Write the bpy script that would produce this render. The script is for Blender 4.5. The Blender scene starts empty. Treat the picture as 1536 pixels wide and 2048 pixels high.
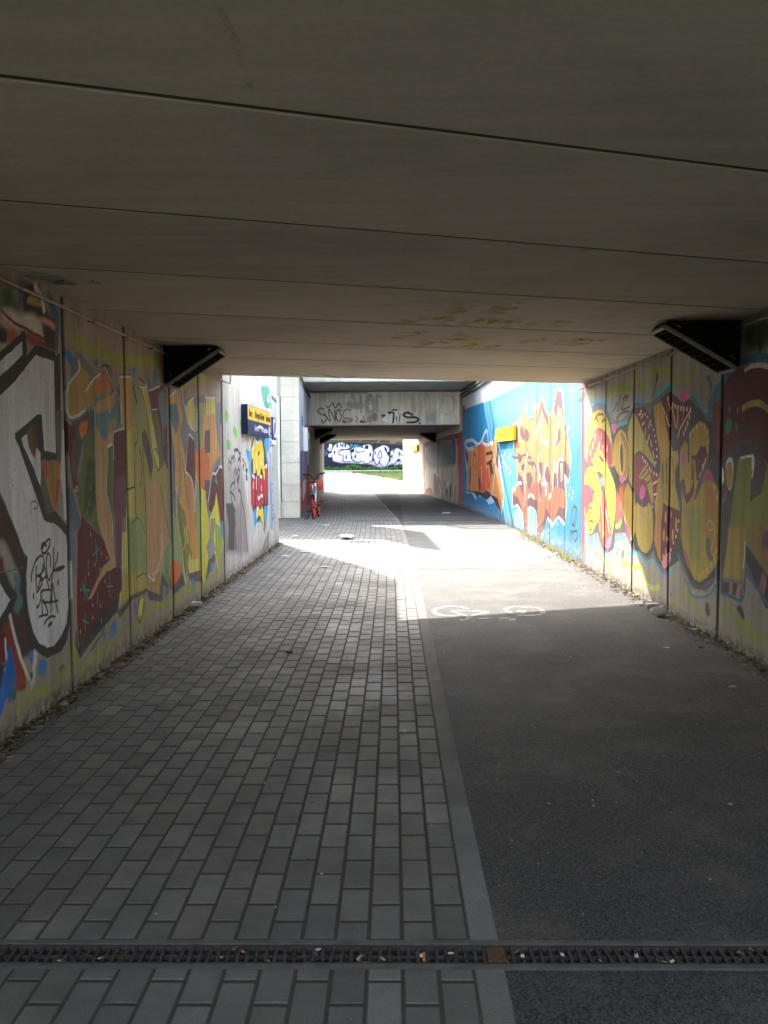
import bpy, bmesh, math, random
import numpy as np
from mathutils import Vector, Matrix
random.seed(4); rng = np.random.default_rng(7)
sc = bpy.context.scene; COL = sc.collection
# ---------------------------------------------------------------- camera
F = 1657.0; H = 1.48                      # focal length in photo pixels (1536 x 2048), eye height in metres
def cam_axes(HZ=920, VX=787, roll=0.005):
    th = math.atan((1024-HZ)/F); psi = math.atan((VX-768)/F*math.cos(th))
    fwd = Vector((-math.sin(psi)*math.cos(th), math.cos(psi)*math.cos(th), -math.sin(th)))
    right = fwd.cross(Vector((0, 0, 1))).normalized(); up = right.cross(fwd)
    c, s = math.cos(roll), math.sin(roll)
    return c*right-s*up, s*right+c*up, fwd
cR, cU, cF = cam_axes()
cam = bpy.data.cameras.new('camera'); co = bpy.data.objects.new('camera', cam); COL.objects.link(co)
co.matrix_world = Matrix(((cR.x, cU.x, -cF.x, 0), (cR.y, cU.y, -cF.y, 0), (cR.z, cU.z, -cF.z, H), (0, 0, 0, 1)))
cam.sensor_fit = 'VERTICAL'; cam.sensor_height = 36; cam.lens = F/2048*36; cam.clip_end = 2000; cam.clip_start = .05
sc.camera = co
# ---------------------------------------------------------------- light
EL, AZ = 39.4, -26.1                      # sun: elevation, azimuth left of +Y
w = bpy.data.worlds.new('World'); sc.world = w; w.use_nodes = True
nt = w.node_tree; bg = nt.nodes['Background']
sky = nt.nodes.new('ShaderNodeTexSky'); sky.sky_type = 'NISHITA'; sky.sun_disc = False
sky.sun_elevation = math.radians(EL); sky.sun_rotation = math.radians(AZ)
sky.air_density = 1.2; sky.dust_density = 3.0
hs = nt.nodes.new('ShaderNodeHueSaturation'); hs.inputs['Saturation'].default_value = .6   # white balance of an overcast-hazy blue
nt.links.new(sky.outputs[0], hs.inputs['Color']); nt.links.new(hs.outputs[0], bg.inputs[0]); bg.inputs[1].default_value = 0.15
sl = bpy.data.lights.new('sun', 'SUN'); so = bpy.data.objects.new('sun', sl); COL.objects.link(so)
sl.energy = 2.0; sl.angle = math.radians(.6); sl.color = (1, .95, .88)
a, e = math.radians(AZ), math.radians(EL)
SD = Vector((math.sin(a)*math.cos(e), math.cos(a)*math.cos(e), math.sin(e)))
so.rotation_euler = SD.to_track_quat('Z', 'Y').to_euler()
vs = sc.view_settings; vs.view_transform = 'Standard'; vs.look = 'None'; vs.gamma = 1; vs.use_curve_mapping = False
vs.exposure = 3.3
sc.render.resolution_x = 768; sc.render.resolution_y = 1024
try:
    sc.cycles.max_bounces = 12; sc.cycles.diffuse_bounces = 8
except Exception: pass
# ---------------------------------------------------------------- pixel -> place (real planes)
def ray(x, y): return cF+(x-768)/F*cR-(y-1024)/F*cU
def onZ(x, y, h=0.0):
    d = ray(x, y); t = (h-H)/d.z; return d.x*t, d.y*t
def onY(x, y, Y):
    d = ray(x, y); t = Y/d.y; return d.x*t, H+d.z*t
class Wall:                                # a vertical plane through two plan points; u along it, v up
    def __init__(s, a, b):
        s.a = Vector(a+(0,)) if len(a) == 2 else Vector(a); s.b = Vector(b+(0,)); s.d = (s.b-s.a); s.L = s.d.length; s.d /= s.L
        s.n = Vector((-s.d.y, s.d.x, 0))
        if s.n.dot(Vector((0, 0, 0))-s.a) < 0: s.n = -s.n
    def uv(s, x, y):
        r = ray(x, y); o = Vector((0, 0, H)); t = (s.a-o).dot(s.n)/r.dot(s.n); p = o+r*t
        return (p-s.a).dot(s.d), p.z
    def at(s, u, v, off=0): return s.a+s.d*u+s.n*off+Vector((0, 0, v))
# ---------------------------------------------------------------- materials
def srgb(h):
    if isinstance(h, str): c = [int(h[i:i+2], 16)/255 for i in (0, 2, 4)]
    else: c = h
    return tuple(((x+.055)/1.055)**2.4 if x > .04045 else x/12.92 for x in c)
class NT:
    def __init__(s, name, rough=.8, metal=0., spec=.3):
        s.m = bpy.data.materials.new(name); s.m.use_nodes = True; s.t = s.m.node_tree; s.N = s.t.nodes; s.b = s.N['Principled BSDF']
        s.b.inputs['Roughness'].default_value = rough; s.b.inputs['Metallic'].default_value = metal
        s.b.inputs['Specular IOR Level'].default_value = spec
    def lk(s, a, b): s.t.links.new(a, b)
    def coord(s, scale=(1, 1, 1), which='Object'):
        tc = s.N.new('ShaderNodeTexCoord'); mp = s.N.new('ShaderNodeMapping'); mp.inputs['Scale'].default_value = scale
        s.lk(tc.outputs[which], mp.inputs[0]); return mp.outputs[0]
    def noise(s, sc_, det=4, rough=.6, scale=(1, 1, 1), dist=0):
        n = s.N.new('ShaderNodeTexNoise'); n.inputs['Scale'].default_value = sc_; n.inputs['Detail'].default_value = det
        n.inputs['Roughness'].default_value = rough; n.inputs['Distortion'].default_value = dist
        s.lk(s.coord(scale), n.inputs['Vector']); return n.outputs['Fac']
    def vor(s, sc_, scale=(1, 1, 1)):
        n = s.N.new('ShaderNodeTexVoronoi'); n.inputs['Scale'].default_value = sc_; s.lk(s.coord(scale), n.inputs['Vector']); return n.outputs
    def ramp(s, f, pts):
        r = s.N.new('ShaderNodeValToRGB'); e = r.color_ramp.elements
        while len(e) < len(pts): e.new(.5)
        for q, (p, c) in zip(e, pts):
            q.position = p; q.color = (c, c, c, 1) if not isinstance(c, tuple) else tuple(c)+(1,)
        s.lk(f, r.inputs[0]); return r.outputs[0]
    def mix(s, f, a, b, mode='MIX'):
        m = s.N.new('ShaderNodeMix'); m.data_type = 'RGBA'; m.blend_type = mode
        for i, v in ((0, f), (6, a), (7, b)):
            if isinstance(v, (int, float)): m.inputs[i].default_value = v
            elif isinstance(v, tuple): m.inputs[i].default_value = v+(1,)
            else: s.lk(v, m.inputs[i])
        return m.outputs[2]
    def attr(s, name='Col'):
        n = s.N.new('ShaderNodeAttribute'); n.attribute_name = name; return n.outputs['Color']
    def bump(s, h, st=.3, dist=.01):
        b = s.N.new('ShaderNodeBump'); b.inputs['Strength'].default_value = st; b.inputs['Distance'].default_value = dist
        s.lk(h, b.inputs['Height']); s.lk(b.outputs[0], s.b.inputs['Normal'])
    def col(s, c):
        if isinstance(c, tuple): s.b.inputs['Base Color'].default_value = c+(1,)
        else: s.lk(c, s.b.inputs['Base Color'])
def zramp(n, lo, hi):                       # 1 below lo, 0 above hi (object height)
    tc = n.N.new('ShaderNodeTexCoord'); sp = n.N.new('ShaderNodeSeparateXYZ'); n.lk(tc.outputs['Object'], sp.inputs[0])
    mr = n.N.new('ShaderNodeMapRange'); mr.inputs[1].default_value = lo; mr.inputs[2].default_value = hi; mr.inputs[3].default_value = 1; mr.inputs[4].default_value = 0
    n.lk(sp.outputs[2], mr.inputs[0]); return mr.outputs[0]
def m_plain(name, c, rough=.6, metal=0., var=.25, sc_=30, bump=0., spec=.3):
    n = NT(name, rough, metal, spec); c = srgb(c)
    k = n.ramp(n.noise(sc_, 5), [(.25, 1-var), (.75, 1.0)])
    n.col(n.mix(1.0, c, k, 'MULTIPLY'))
    if bump: n.bump(n.noise(sc_*4, 3), bump, .004)
    return n.m
def m_concrete(name, c, var=.2, stain=.35, streak=True, bump=.25, rough=.85):
    n = NT(name, rough, 0, .2); c = srgb(c)
    o = n.mix(1.0, c, n.ramp(n.noise(1.3, 6, .65), [(.3, 1-var), (.7, 1.0)]), 'MULTIPLY')
    o = n.mix(1.0, o, n.ramp(n.noise(40, 4), [(.3, .9), (.7, 1.05)]), 'MULTIPLY')
    if streak: o = n.mix(1.0, o, n.ramp(n.noise(5, 4, .6, (1, 1, .12)), [(.35, 1-stain), (.6, 1.0)]), 'MULTIPLY')
    v = n.ramp(n.vor(60)[0], [(.03, .5), (.09, 1.0)]); o = n.mix(.5, o, v, 'MULTIPLY')
    o = n.mix(1.0, o, n.ramp(n.noise(6, 5, .7, (.12, 1.6, 1)), [(.3, .88), (.7, 1.05)]), 'MULTIPLY')
    oi = n.N.new('ShaderNodeObjectInfo'); o = n.mix(1.0, o, n.ramp(oi.outputs['Random'], [(0, .88), (1, 1.06)]), 'MULTIPLY')
    w2 = n.ramp(n.noise(.8, 6, .7), [(.5, 0.0), (.75, .3)]); o = n.mix(w2, o, srgb('5c5446'))
    n.col(o); n.bump(n.noise(70, 5, .7), bump, .006); return n.m
def m_paint(name='weathered_paint', grime=True):
    n = NT(name, .72, 0, .25); c = n.attr()
    o = n.mix(1.0, c, n.ramp(n.noise(3, 6, .6, (1, 1, .5)), [(.3, .86), (.65, 1.03)]), 'MULTIPLY')
    o = n.mix(1.0, o, n.ramp(n.noise(28, 5, .7), [(.3, .86), (.65, 1.04)]), 'MULTIPLY')
    o = n.mix(1.0, o, n.ramp(n.noise(9, 4, .6, (1, 1, .08)), [(.32, .74), (.58, 1.02)]), 'MULTIPLY')
    ch = n.ramp(n.noise(55, 3, .5), [(.70, 0.0), (.74, 1.0)]); o = n.mix(ch, o, srgb('5a554c'))
    v = n.ramp(n.vor(45)[0], [(.02, .45), (.06, 1.0)]); o = n.mix(.5, o, v, 'MULTIPLY')
    if grime:
        z = zramp(n, .0, .35); g = n.ramp(n.noise(14, 5, .7), [(.4, 0.0), (.6, 1.0)])
        zz = n.mix(1.0, z, g, 'MULTIPLY'); o = n.mix(zz, o, srgb('8a8476'))
        z2 = zramp(n, .0, .12); g2 = n.ramp(n.noise(22, 4, .7), [(.42, 0.0), (.56, 1.0)]); o = n.mix(n.mix(1.0, z2, g2, 'MULTIPLY'), o, srgb('38322a'))
    n.col(o); n.bump(n.noise(60, 5, .7), .25, .004); return n.m
# ---------------------------------------------------------------- objects
def setp(o, label=None, cat=None, group=None, kind=None):
    if label: o['label'] = label
    if cat: o['category'] = cat
    if group: o['group'] = group
    if kind: o['kind'] = kind
    return o
def empty(name, loc=(0, 0, 0)):
    o = bpy.data.objects.new(name, None); o.empty_display_size = .1; o.location = loc; COL.objects.link(o); return o
def link(name, me, mat, parent=None, local=False):
    o = bpy.data.objects.new(name, me); COL.objects.link(o)
    for m in (mat if isinstance(mat, (list, tuple)) else [mat]): me.materials.append(m)
    if parent:
        o.parent = parent
        if not local: o.matrix_parent_inverse = Matrix.Translation(parent.location).inverted()
    return o
class MB:                                   # collects solids, links them as one mesh
    def __init__(s): s.v = []; s.f = []; s.c = []
    def add(s, vs, fs, col=None):
        b = len(s.v); s.v += [tuple(p) for p in vs]; s.f += [tuple(i+b for i in f) for f in fs]; s.c += [col]*len(vs)
    def box(s, lo, hi, M=None, col=None):
        x0, y0, z0 = lo; x1, y1, z1 = hi
        p = [Vector(q) for q in ((x0, y0, z0), (x1, y0, z0), (x1, y1, z0), (x0, y1, z0), (x0, y0, z1), (x1, y0, z1), (x1, y1, z1), (x0, y1, z1))]
        if M: p = [M@q for q in p]
        s.add(p, [(0, 3, 2, 1), (4, 5, 6, 7), (0, 1, 5, 4), (1, 2, 6, 5), (2, 3, 7, 6), (3, 0, 4, 7)], col)
    def hull(s, bot, top, col=None):        # prism between two loops
        n = len(bot); s.add(list(bot)+list(top), [tuple(range(n))[::-1], tuple(range(n, 2*n))]+[(i, (i+1) % n, (i+1) % n+n, i+n) for i in range(n)], col)
    def tube(s, pts, r, n=8, col=None, close=False):
        pts = [Vector(p) for p in pts]; rs = r if isinstance(r, (list, tuple)) else [r]*len(pts); N = len(pts); vs = []
        ref = None
        for i, p in enumerate(pts):
            d = (pts[(i+1) % N]-pts[i-1]) if close else (pts[min(i+1, N-1)]-pts[max(i-1, 0)])
            d.normalize()
            if ref is None:
                ref = d.orthogonal().normalized()
            ref = (ref-d*ref.dot(d)).normalized(); q = d.cross(ref)
            vs += [p+(ref*math.cos(2*math.pi*k/n)+q*math.sin(2*math.pi*k/n))*rs[i] for k in range(n)]
        fs = []
        for i in range(N if close else N-1):
            j = (i+1) % N
            fs += [(i*n+k, i*n+(k+1) % n, j*n+(k+1) % n, j*n+k) for k in range(n)]
        if not close: fs += [tuple(range(n))[::-1], tuple(range((N-1)*n, N*n))]
        s.add(vs, fs, col)
    def build(s, name, mat, parent=None, smooth=False, bevel=0, local=False):
        me = bpy.data.meshes.new(name); me.from_pydata(s.v, [], s.f); me.update()
        if any(c is not None for c in s.c):
            a = me.color_attributes.new('Col', 'FLOAT_COLOR', 'POINT')
            a.data.foreach_set('color', np.array([tuple(c or (1, 1, 1))+(1,) for c in s.c], 'f').ravel())
        bm = bmesh.new(); bm.from_mesh(me); bmesh.ops.recalc_face_normals(bm, faces=bm.faces)
        if bevel: bmesh.ops.bevel(bm, geom=[e for e in bm.edges if len(e.link_faces) == 2 and e.calc_face_angle(0) > .5], offset=bevel, segments=2, affect='EDGES')
        bm.to_mesh(me); bm.free()
        if smooth: me.shade_smooth()
        return link(name, me, mat, parent, local)
# ---------------------------------------------------------------- paint on walls
FR=dict(X=(0,0,1),A=(0,540,6.4),B=(0,820,6.4),C=(0,1060,6.4),D=(140,660,4.8),E=(140,920,4.8),G=(420,720,5.388),g=(440,860,8.533),
 H=(1160,740,7.68),I=(1320,700,7.111),J=(1160,940,6.825),K=(1140,600,3.2),k=(1320,920,6.4),M=(900,740,5.12),N=(580,740,4.042),
 O=(840,740,6.823),Q=(640,860,6.982),R=(610,770,4.8),W=(800,1060,3.84))
PAL=dict(cr='e4dacb',dk='3c3c38',bk='141414',mar='5f2a2c',pm='6e4450',och='a88c54',pea='b89468',oli='a09a50',go='5f6c2e',dg='3c4a1e',
 gg='8e9c68',sl='6c7478',bl='3a7fb4',ye='dcc83c',ylw='f2cf1e',wh='e8e6e0',gr='1e6a34',br='4a3a34',lime='949c50',dsl='55524f',
 yg='c2bc62',red='b03a38',pk='d868a0',teal='3c9478',aq='52a8c4',cy='28a4d0',cyl='58b8d8',orl='ec9450',oro='e4683a',pur='6a3c48',gy='77787a',lg='b4b4b4',
 smk='7a7472',lgn='7cc84e',redd='b83038',lil='b0a0c0',plp='8a7098',nav='202838',lv='ccc8dc',tn='a89878',brn='7a6a50',kh='9a9050',lo='c09c5c',wt='f4f2ee',sky='4aa0dc',**{'or':'e2723c'})
# P poly, C smooth closed, S smooth stroke (width m), L straight stroke, D ellipses (w h)
LEFT='''
P 3a5a28 .12 A 0 180 120 210 210 420 230 520 120 540 0 450
C 4a6c8a .06 A 250 120 330 150 290 300 250 500 220 480 240 300
P br .06 A 330 150 500 190 620 560 720 620 740 1060 560 1000 420 940 330 860 300 560 280 400
C och .03 A 340 400 430 270 500 380 540 470 400 440
S .04 wh .03 A 450 220 520 330 550 430 560 510
C 48687c .05 A 600 240 700 420 760 620 740 1000 700 960 700 640 640 560
P c2bcae .06 A 0 520 100 500 230 560 420 560 530 640 560 890 300 760 150 760 0 640
P b08a80 .04 A 0 540 60 640 200 740 120 760 30 700 0 640
S .02 7a4038 .01 A 20 520 120 630 300 740 560 880
C b4523c .04 A 100 760 190 760 200 850 150 930 100 900
C 98483e .04 A 340 850 450 850 540 920 530 980 380 930
C c89088 .03 A 510 610 600 620 700 690 700 780 650 730 540 670
C 3c3c40 .04 A -20 740 70 760 90 900 40 960 -20 900
P aaa69a .03 A 0 940 80 950 0 1040
P br .05 B -200 1040 0 1040 20 1100 240 1600 330 1850 C 350 350 340 600 360 900 420 1300 480 1500 430 1560 200 1700 0 1500 -200 1500
C 9a968a .05 C 0 130 90 200 180 420 240 600 180 760 120 640 60 500 0 360
C 5a787c .04 C 180 560 260 620 250 800 300 900 220 1080 180 1000 200 800
P 702a38 .04 C -60 300 40 360 50 540 -60 600
P dk .004 C -200 560 0 540 60 560 120 690 225 840 200 930 0 1310 -200 1700
P cr .004 C -200 700 0 690 60 800 130 890 60 1020 0 1120 -200 1500
P 8a3a2c .03 C 30 1250 120 1160 260 1500 280 1600 340 1900 330 2060 200 2060 150 1700 60 1400
P 6a2a30 .03 C -100 1330 60 1320 70 1700 -100 1740
S .03 cdc6b8 .01 C 130 1100 190 1370 270 1650 370 1900
C dk .02 C -60 1740 80 1730 140 1700 120 1850 100 2000 60 2200 -60 2400
S .02 wh .005 C 65 1400 75 1550 90 1700
S .02 wh .005 C 60 1780 70 1900 65 2040
C 2a6ab4 .03 C 120 1500 190 1760 200 1960 130 2200 X 12 1400 0 1440 -20 1440 0 1380
C bl .03 C 380 1560 440 1560 450 1640 400 1720 370 1660
C bl .03 C 510 1660 600 1670 590 1820 540 1880 490 1840
S .05 c0bdb0 .03 C 460 1560 430 1800 400 2040
C gr .015 C 760 1780 800 1715 850 1760 850 1860 800 1920 765 1880
C gr .02 C 640 2000 700 1930 760 1980 770 2080 720 2160 650 2120
C gr .02 C 380 1840 410 1810 420 1860 400 1920
C gr .02 X 22 1386 30 1378 33 1386 30 1400 24 1400
S .08 lime .06 X 35 1420 42 1405 55 1392 X 80 1385 105 1378 130 1345
S .08 lime .06 C 950 1500 1000 1720 1080 1800 1200 1660 X 215 1295 232 1282
S .09 lime .07 D 40 80 160 160 350 250 520 290 700 300 820 310 850 380
S .08 lime .06 E 620 1630 800 1420 1050 1330 1180 1210 1250 1260 1400 1090 1460 1020
P dk .006 A 0 1060 280 790 320 790 335 900 345 1100 450 960 700 1045 720 1100 770 1060 780 2040 B 740 640 B 600 640 540 560 200 440 A 0 1900
P dk .006 B 480 20 530 50 600 520 600 640 700 1280 860 1480 870 1620 C 900 180 930 400 930 800 900 1150 860 1400 780 1560 600 1640 470 1560 380 1400 320 1200 295 900 290 600 330 320 B 180 1500 B 190 300
P 5c5c52 .01 B 705 0 790 0 780 600 740 900 B 700 1300 600 1340 560 1100 520 900 520 640 730 640
P cr .004 A -100 1270 0 1180 150 1040 282 910 292 1080 180 1200 0 1360 -100 1460
P cr .004 A -100 1700 0 1610 200 1420 330 1250 460 1090 690 1160 700 1500 708 1980 B 716 555 570 525 535 60 515 45 480 80 200 290 195 340 240 450 600 1445 680 1440 780 1520 850 1620 C 858 200 866 600 875 1000 850 1200 780 1360 690 1480 600 1502 500 1450 420 1300 370 1100 345 850 335 600 345 450 350 335 310 300 200 0 B 180 1480 B 0 1030 -100 800
P dk .004 B 195 300 300 210 480 60 520 50 535 80 570 520 570 640 420 640 440 900 B 600 1440 560 1400 B 240 460 195 370
P cr .006 B 275 360 350 300 520 560 520 640 520 980 B 480 900 430 740 B 300 460
P 704a40 .03 B 345 300 400 200 440 180 480 420 450 620 430 620 370 480
P b0783e .02 B 530 650 740 650 770 700 750 1050 720 1260 690 1290 640 1180 600 950 550 750
P a8503c .03 B 530 650 600 660 620 860 580 850
P a8503c .03 B 720 900 770 900 740 1150 710 1270 700 1200
P 8a7a38 .03 B 620 660 700 660 690 1100 650 1100
P 5a5e4c .01 B 515 880 640 1260 600 1340 515 980
S .012 9a9a88 .004 B 800 200 790 600 770 900
P cr .03 B 800 250 830 280 840 800 850 1400 830 1400 800 1050 780 850
S .02 6a8a90 .01 B 740 1240 780 1180 800 1100
P cr .03 B 900 1500 960 1460 985 1640 C 985 200 960 200 920 100
P wh .02 C 905 350 915 300 925 600 930 860 910 920 900 700
S .016 dk .002 C 400 650 405 560 440 430 490 350 540 330 560 400 560 500 520 560 470 590 520 600 540 640 520 720 470 800
S .016 dk .002 C 462 470 460 600 465 700 470 790
S .016 dk .002 C 490 740 540 500 560 440 590 600 625 740
S .016 dk .002 C 520 650 600 590
S .016 dk .002 C 640 460 640 350 620 300 600 310 590 420 600 560 630 640 655 560
S .016 dk .002 C 680 230 682 400 670 560 655 720 650 860 640 930
S .016 dk .002 C 740 290 730 360 690 500 690 520
S .016 dk .002 C 680 530 760 480 825 470 790 500 700 520
S .018 dk .002 C 530 250 560 190 620 120 635 150 620 230 570 290 535 280 530 200 560 160 590 200
S .02 dk .002 C 745 650 742 695
S .02 dk .002 C 428 820 430 860
S .016 dk .002 C 470 960 480 990 515 900 530 780 640 770
S .016 dk .002 C 540 780 535 920 540 1080
S .016 dk .002 C 500 1110 560 1085 610 1060 560 900 570 930 735 905
S .016 dk .002 C 650 1050 660 900 670 690 700 860 735 1050
S .016 dk .002 C 565 1200 600 1140 660 1100 705 1110
S .025 dk .002 C 620 1225 655 1195
S .004 5a5a54 .001 B 395 1330 400 1180 470 1180 480 1240 430 1260
S .004 6a6a64 .001 C 10 545 300 480
C sl .03 A 820 1010 900 1050 940 1120 930 1240 880 1180 830 1080
C bl .03 A 830 1020 900 1060 940 1140 925 1240 880 1180 840 1090
C bl .02 A 1215 1150 1250 1150 1250 1240 1220 1240
C bl .02 D 600 360 630 370 625 420 605 410
C bl .02 D 800 380 830 410 825 500 800 520 795 450
C bl .02 D 745 460 765 470 760 520 748 510
P gy .02 D 0 400 60 210 100 210 210 360 230 430 330 400 420 560 460 560 470 420 610 410 620 560 740 500 890 520 920 600 950 640 1000 580 1030 520 1070 620 1080 550 1120 600 1100 680 1180 640 1230 640 1260 620 1310 640 1390 630 1420 720 1450 900 1450 1640 E 1470 760 1430 1040 1400 960 1300 1180 1250 1110 1150 1150 1120 1200 1060 1200 980 1230 890 1360 760 1340 740 1270 600 1340 480 1520 450 1460 200 1632 B 900 1900 B 880 60
P dsl .02 E 1300 1180 1150 1150 1110 1200 1060 1230 1000 1290 980 1230 890 1200 885 1360 760 1345 740 1265 600 1340 480 1520 450 1440 520 1230 700 1200 880 1100 1100 1100 1260 1050 1330 950 1400 880 1380 1000 1330 1100
P dk .015 E 60 1632 300 1400 470 1180 500 1210 450 1460 300 1632 C 1020 1640 970 1500
P dk .012 C 990 1500 1300 1150 1480 860 1480 1060 1330 1160 1200 1330 1110 1440 1020 1650
S .014 dk .003 C 1335 1160 1335 1260 1240 1430 1165 1550
C bl .03 C 1440 1180 1480 1160 1490 1250 1460 1360 1410 1380 1410 1280
C bl .02 C 1320 1320 1350 1320 1350 1380 1320 1380
P dsl .01 D 20 740 110 740 230 760 240 900 120 1100 60 1400 20 1400
C or .03 B 1020 200 1080 140 1120 160 1110 260 1060 350 1030 340
P mar .02 B 840 100 880 180 970 240 960 400 960 640 990 880 1000 1100 940 1050 920 900 900 700 870 500 850 300
P pm .03 B 930 400 960 380 960 640 980 880 960 940 920 760 910 600
P 5a6a70 .03 B 870 950 960 1100 1000 1300 1060 1500 960 1550 900 1400 880 1200
S .016 c08088 .004 B 940 1050 980 980 1000 1020 960 1060 990 1200 1060 1500 1100 1690
P go .02 D 150 1020 240 900 250 1632 E 250 500 300 760 200 620 110 540 80 440 80 200 D 90 1400
P dg .06 D 160 1220 240 1260 245 1632 E 200 560 130 500 140 200 D 130 1500
S .012 5a6068 .006 D 240 1030 180 1200 140 1500 E 100 300
P mar .012 B 1040 1340 1200 1530 1330 1660 1420 1880 1340 2000 1280 2048 C 1340 460 1480 480 1530 480 1560 700 1540 860 1400 940 1270 1100 1050 1430 1000 1450 985 1200 985 300 990 30 1040 -60
S .012 b88078 .003 C 985 0 985 400 980 900 990 1300 1005 1490
P pea .008 D 230 680 330 640 400 640 440 560 440 700 420 900 410 1090 350 1100 360 1300 345 1500 350 1632 E 345 300 400 560 410 740 430 940 440 1030 350 1080 280 1180 210 1330 180 1330 260 1150 330 1010 390 960 320 760 260 560 245 300 D 250 1400
P och .01 D -10 530 60 450 80 380 85 300 140 380 200 450 160 560 220 480 300 430 370 500 400 560 370 640 240 660 225 740 160 740 100 820 30 860 -20 830 A 850 1700 860 1540
C c08058 .03 D 230 520 270 440 340 430 380 520 340 580 260 600
S .02 wh .004 A 1010 1160 1010 1290 900 1430 865 1500 855 1680 870 1830 920 1890 1030 1840 1100 1780
S .02 wh .004 A 1290 1335 1220 1380 1160 1450 1100 1560
P 66848e .02 D 250 800 330 780 380 740 430 700 440 600 470 640 480 920 400 960 370 1000 350 1060 320 1060 280 980 245 900
P 66848e .02 D 130 760 220 730 230 640 340 620 330 660 250 700 240 760 160 780
P och .02 D 380 880 440 830 450 900 420 960 380 1000
P pea .02 D 350 640 420 620 420 720 380 800 350 720
P go .012 D 360 1130 410 1100 415 1632 E 415 700 350 320 345 300
S .008 wh .002 D 360 1130 360 1300 345 1540 E 345 300 400 560 410 720
P wh .004 D 350 1110 405 1085 410 1110 355 1135
P mar .01 D 420 1000 450 960 520 945 540 1000 540 1410 440 1632 E 440 560 420 500
P pm .03 D 440 1400 545 1400 545 1632 E 540 540 500 560 500 1000 460 1100 440 900 425 500
P mar .03 E 440 1000 500 1050 520 1240 480 1260
S .014 wh .003 D 420 1240 415 1010 450 965 525 945
P lo .006 D 480 460 600 460 600 700 620 900 620 1000 560 1000 500 900 490 600
P wh .004 D 470 440 590 440 590 460 480 462
S .012 wh .003 D 478 450 490 700 500 900
P yg .012 D 540 1000 620 900 640 1050 620 1100 620 1632 E 620 560 600 800 590 1100 580 1200 E 505 1330 470 1440 480 1280 510 1230 500 1000 505 700 540 680 540 200 D 540 1400
P oli .012 D 600 560 650 570 700 680 740 800 770 960 830 1160 860 1350 900 1260 940 1340 945 1632 E 960 780 920 900 880 1100 860 1290 750 1250 740 1225 600 1290 560 1300 E 620 500
C gg .04 D 610 580 650 560 700 680 730 780 720 960 690 960 640 880 620 720
P gg .05 E 560 560 720 560 740 1100 730 1220 570 1270
P b0a058 .05 E 500 1060 730 1080 735 1225 600 1290 480 1420 500 1200
P pea .02 E 725 200 860 220 920 500 960 780 910 850 880 1050 860 1280 760 1230 750 1120 740 900
P 7a9a70 .02 E 960 780 905 880 890 1080 950 1230 970 1000
P och .01 E 770 1140 860 1070 870 1290 760 1250
S .01 wh .002 E 880 720 880 880 850 1030 815 1090
S .01 wh .002 E 750 1110 810 1160 800 1100
S .006 dk .003 D 860 1480 E 880 330 960 760
S .006 dk .003 D 620 1020 625 1632 E 640 560
S .006 dk .003 D 650 960 650 1050 625 1110
S .006 dk .003 D 670 1150 690 1300 680 1500
S .006 dk .003 D 700 1150 720 1632 E 720 300 735 800 740 1200
P dsl .01 D 690 1000 715 950 740 1000 770 1120 800 1300 775 1430 740 1250 700 1110
P 66663a .02 D 790 780 840 770 900 1280 860 1350 830 1160 800 900
P yg .006 D 670 560 740 540 760 620 800 900 840 1130 855 1250 855 1330 830 1340 800 1180 760 960 710 700
S .01 wh .003 D 670 550 715 545 735 520 740 600
S .006 dk .002 D 680 560 730 760 800 1200 850 1350 860 1250 830 1140 810 1160
C oli .02 D 810 1360 900 1380 900 1430 860 1500 830 1420
P mar .02 D 760 580 890 530 930 600 940 1340 900 1250 860 900 840 770 790 770
C sl .06 D 860 600 920 600 930 900 880 900 860 700
S .01 wh .003 D 755 585 860 540
P wh .004 D 790 758 838 755 838 770 792 772
P lo .008 D 950 640 1000 590 1030 530 1060 640 1080 850 1060 1000 1100 1200 1110 1360 1180 1500 1200 1632 E 1210 700 1220 760 1170 860 1150 900 1080 600 1040 330 1000 280 D 1010 1200 980 1000 960 800
P 5a7886 .02 D 960 720 1020 700 1040 790 1050 860 1020 1010 985 920 960 840
S .012 wh .003 D 952 645 1000 600 1028 530
P yg .01 D 1100 760 1130 690 1180 640 1200 780 1205 950 1180 960 1130 900
S .01 wh .003 D 1190 650 1150 690 1130 820 1150 920 1200 970
P mar .01 D 1110 1100 1140 1010 1190 1060 1200 1300 1190 1632 E 1180 260 1140 120 1110 120
S .008 wh .002 D 1110 1350 1135 1020 1185 1050
P c08850 .02 E 1110 120 1160 170 1190 300 1200 600 1190 720 1150 880 1110 600 1100 300
S .008 wh .002 D 1110 1360 1170 1440 1195 1632
P gg .02 E 975 490 1020 560 1050 700 1080 900 1150 1160 1110 1200 1070 1040 1060 1010 970 960
P 80802e .012 E 1035 380 1100 500 1130 650 1160 870 1110 1130 1060 800 1040 600
S .008 wh .002 E 1030 250 1025 500 1070 860 1110 1190
C or .03 E 965 960 1060 1010 1060 1100 1000 1200 970 1190
P c89030 .01 E 1180 700 1240 760 1230 940 1170 950
P yg .01 E 1150 880 1165 960 1235 940 1240 1060 1150 1090 1130 1000
P gg .01 D 1230 700 1300 700 1300 900 1280 1100 1280 1500 1230 1500
P orl .012 D 1280 900 1310 650 1390 650 1400 900 1440 1200 1370 1300 1345 1440 1290 1440 1250 1300
P yg .04 D 1305 650 1390 650 1395 800 1310 820
S .01 wh .002 D 1300 650 1390 655
P or .04 D 1200 1180 1290 1120 1340 1240 1345 1440 1250 1540 1200 1400
P dsl .006 D 1295 965 1345 960 1345 1180 1300 1180 1290 1100
P dsl .006 D 1290 1440 1350 1445 1340 1632 1300 1632
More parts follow.
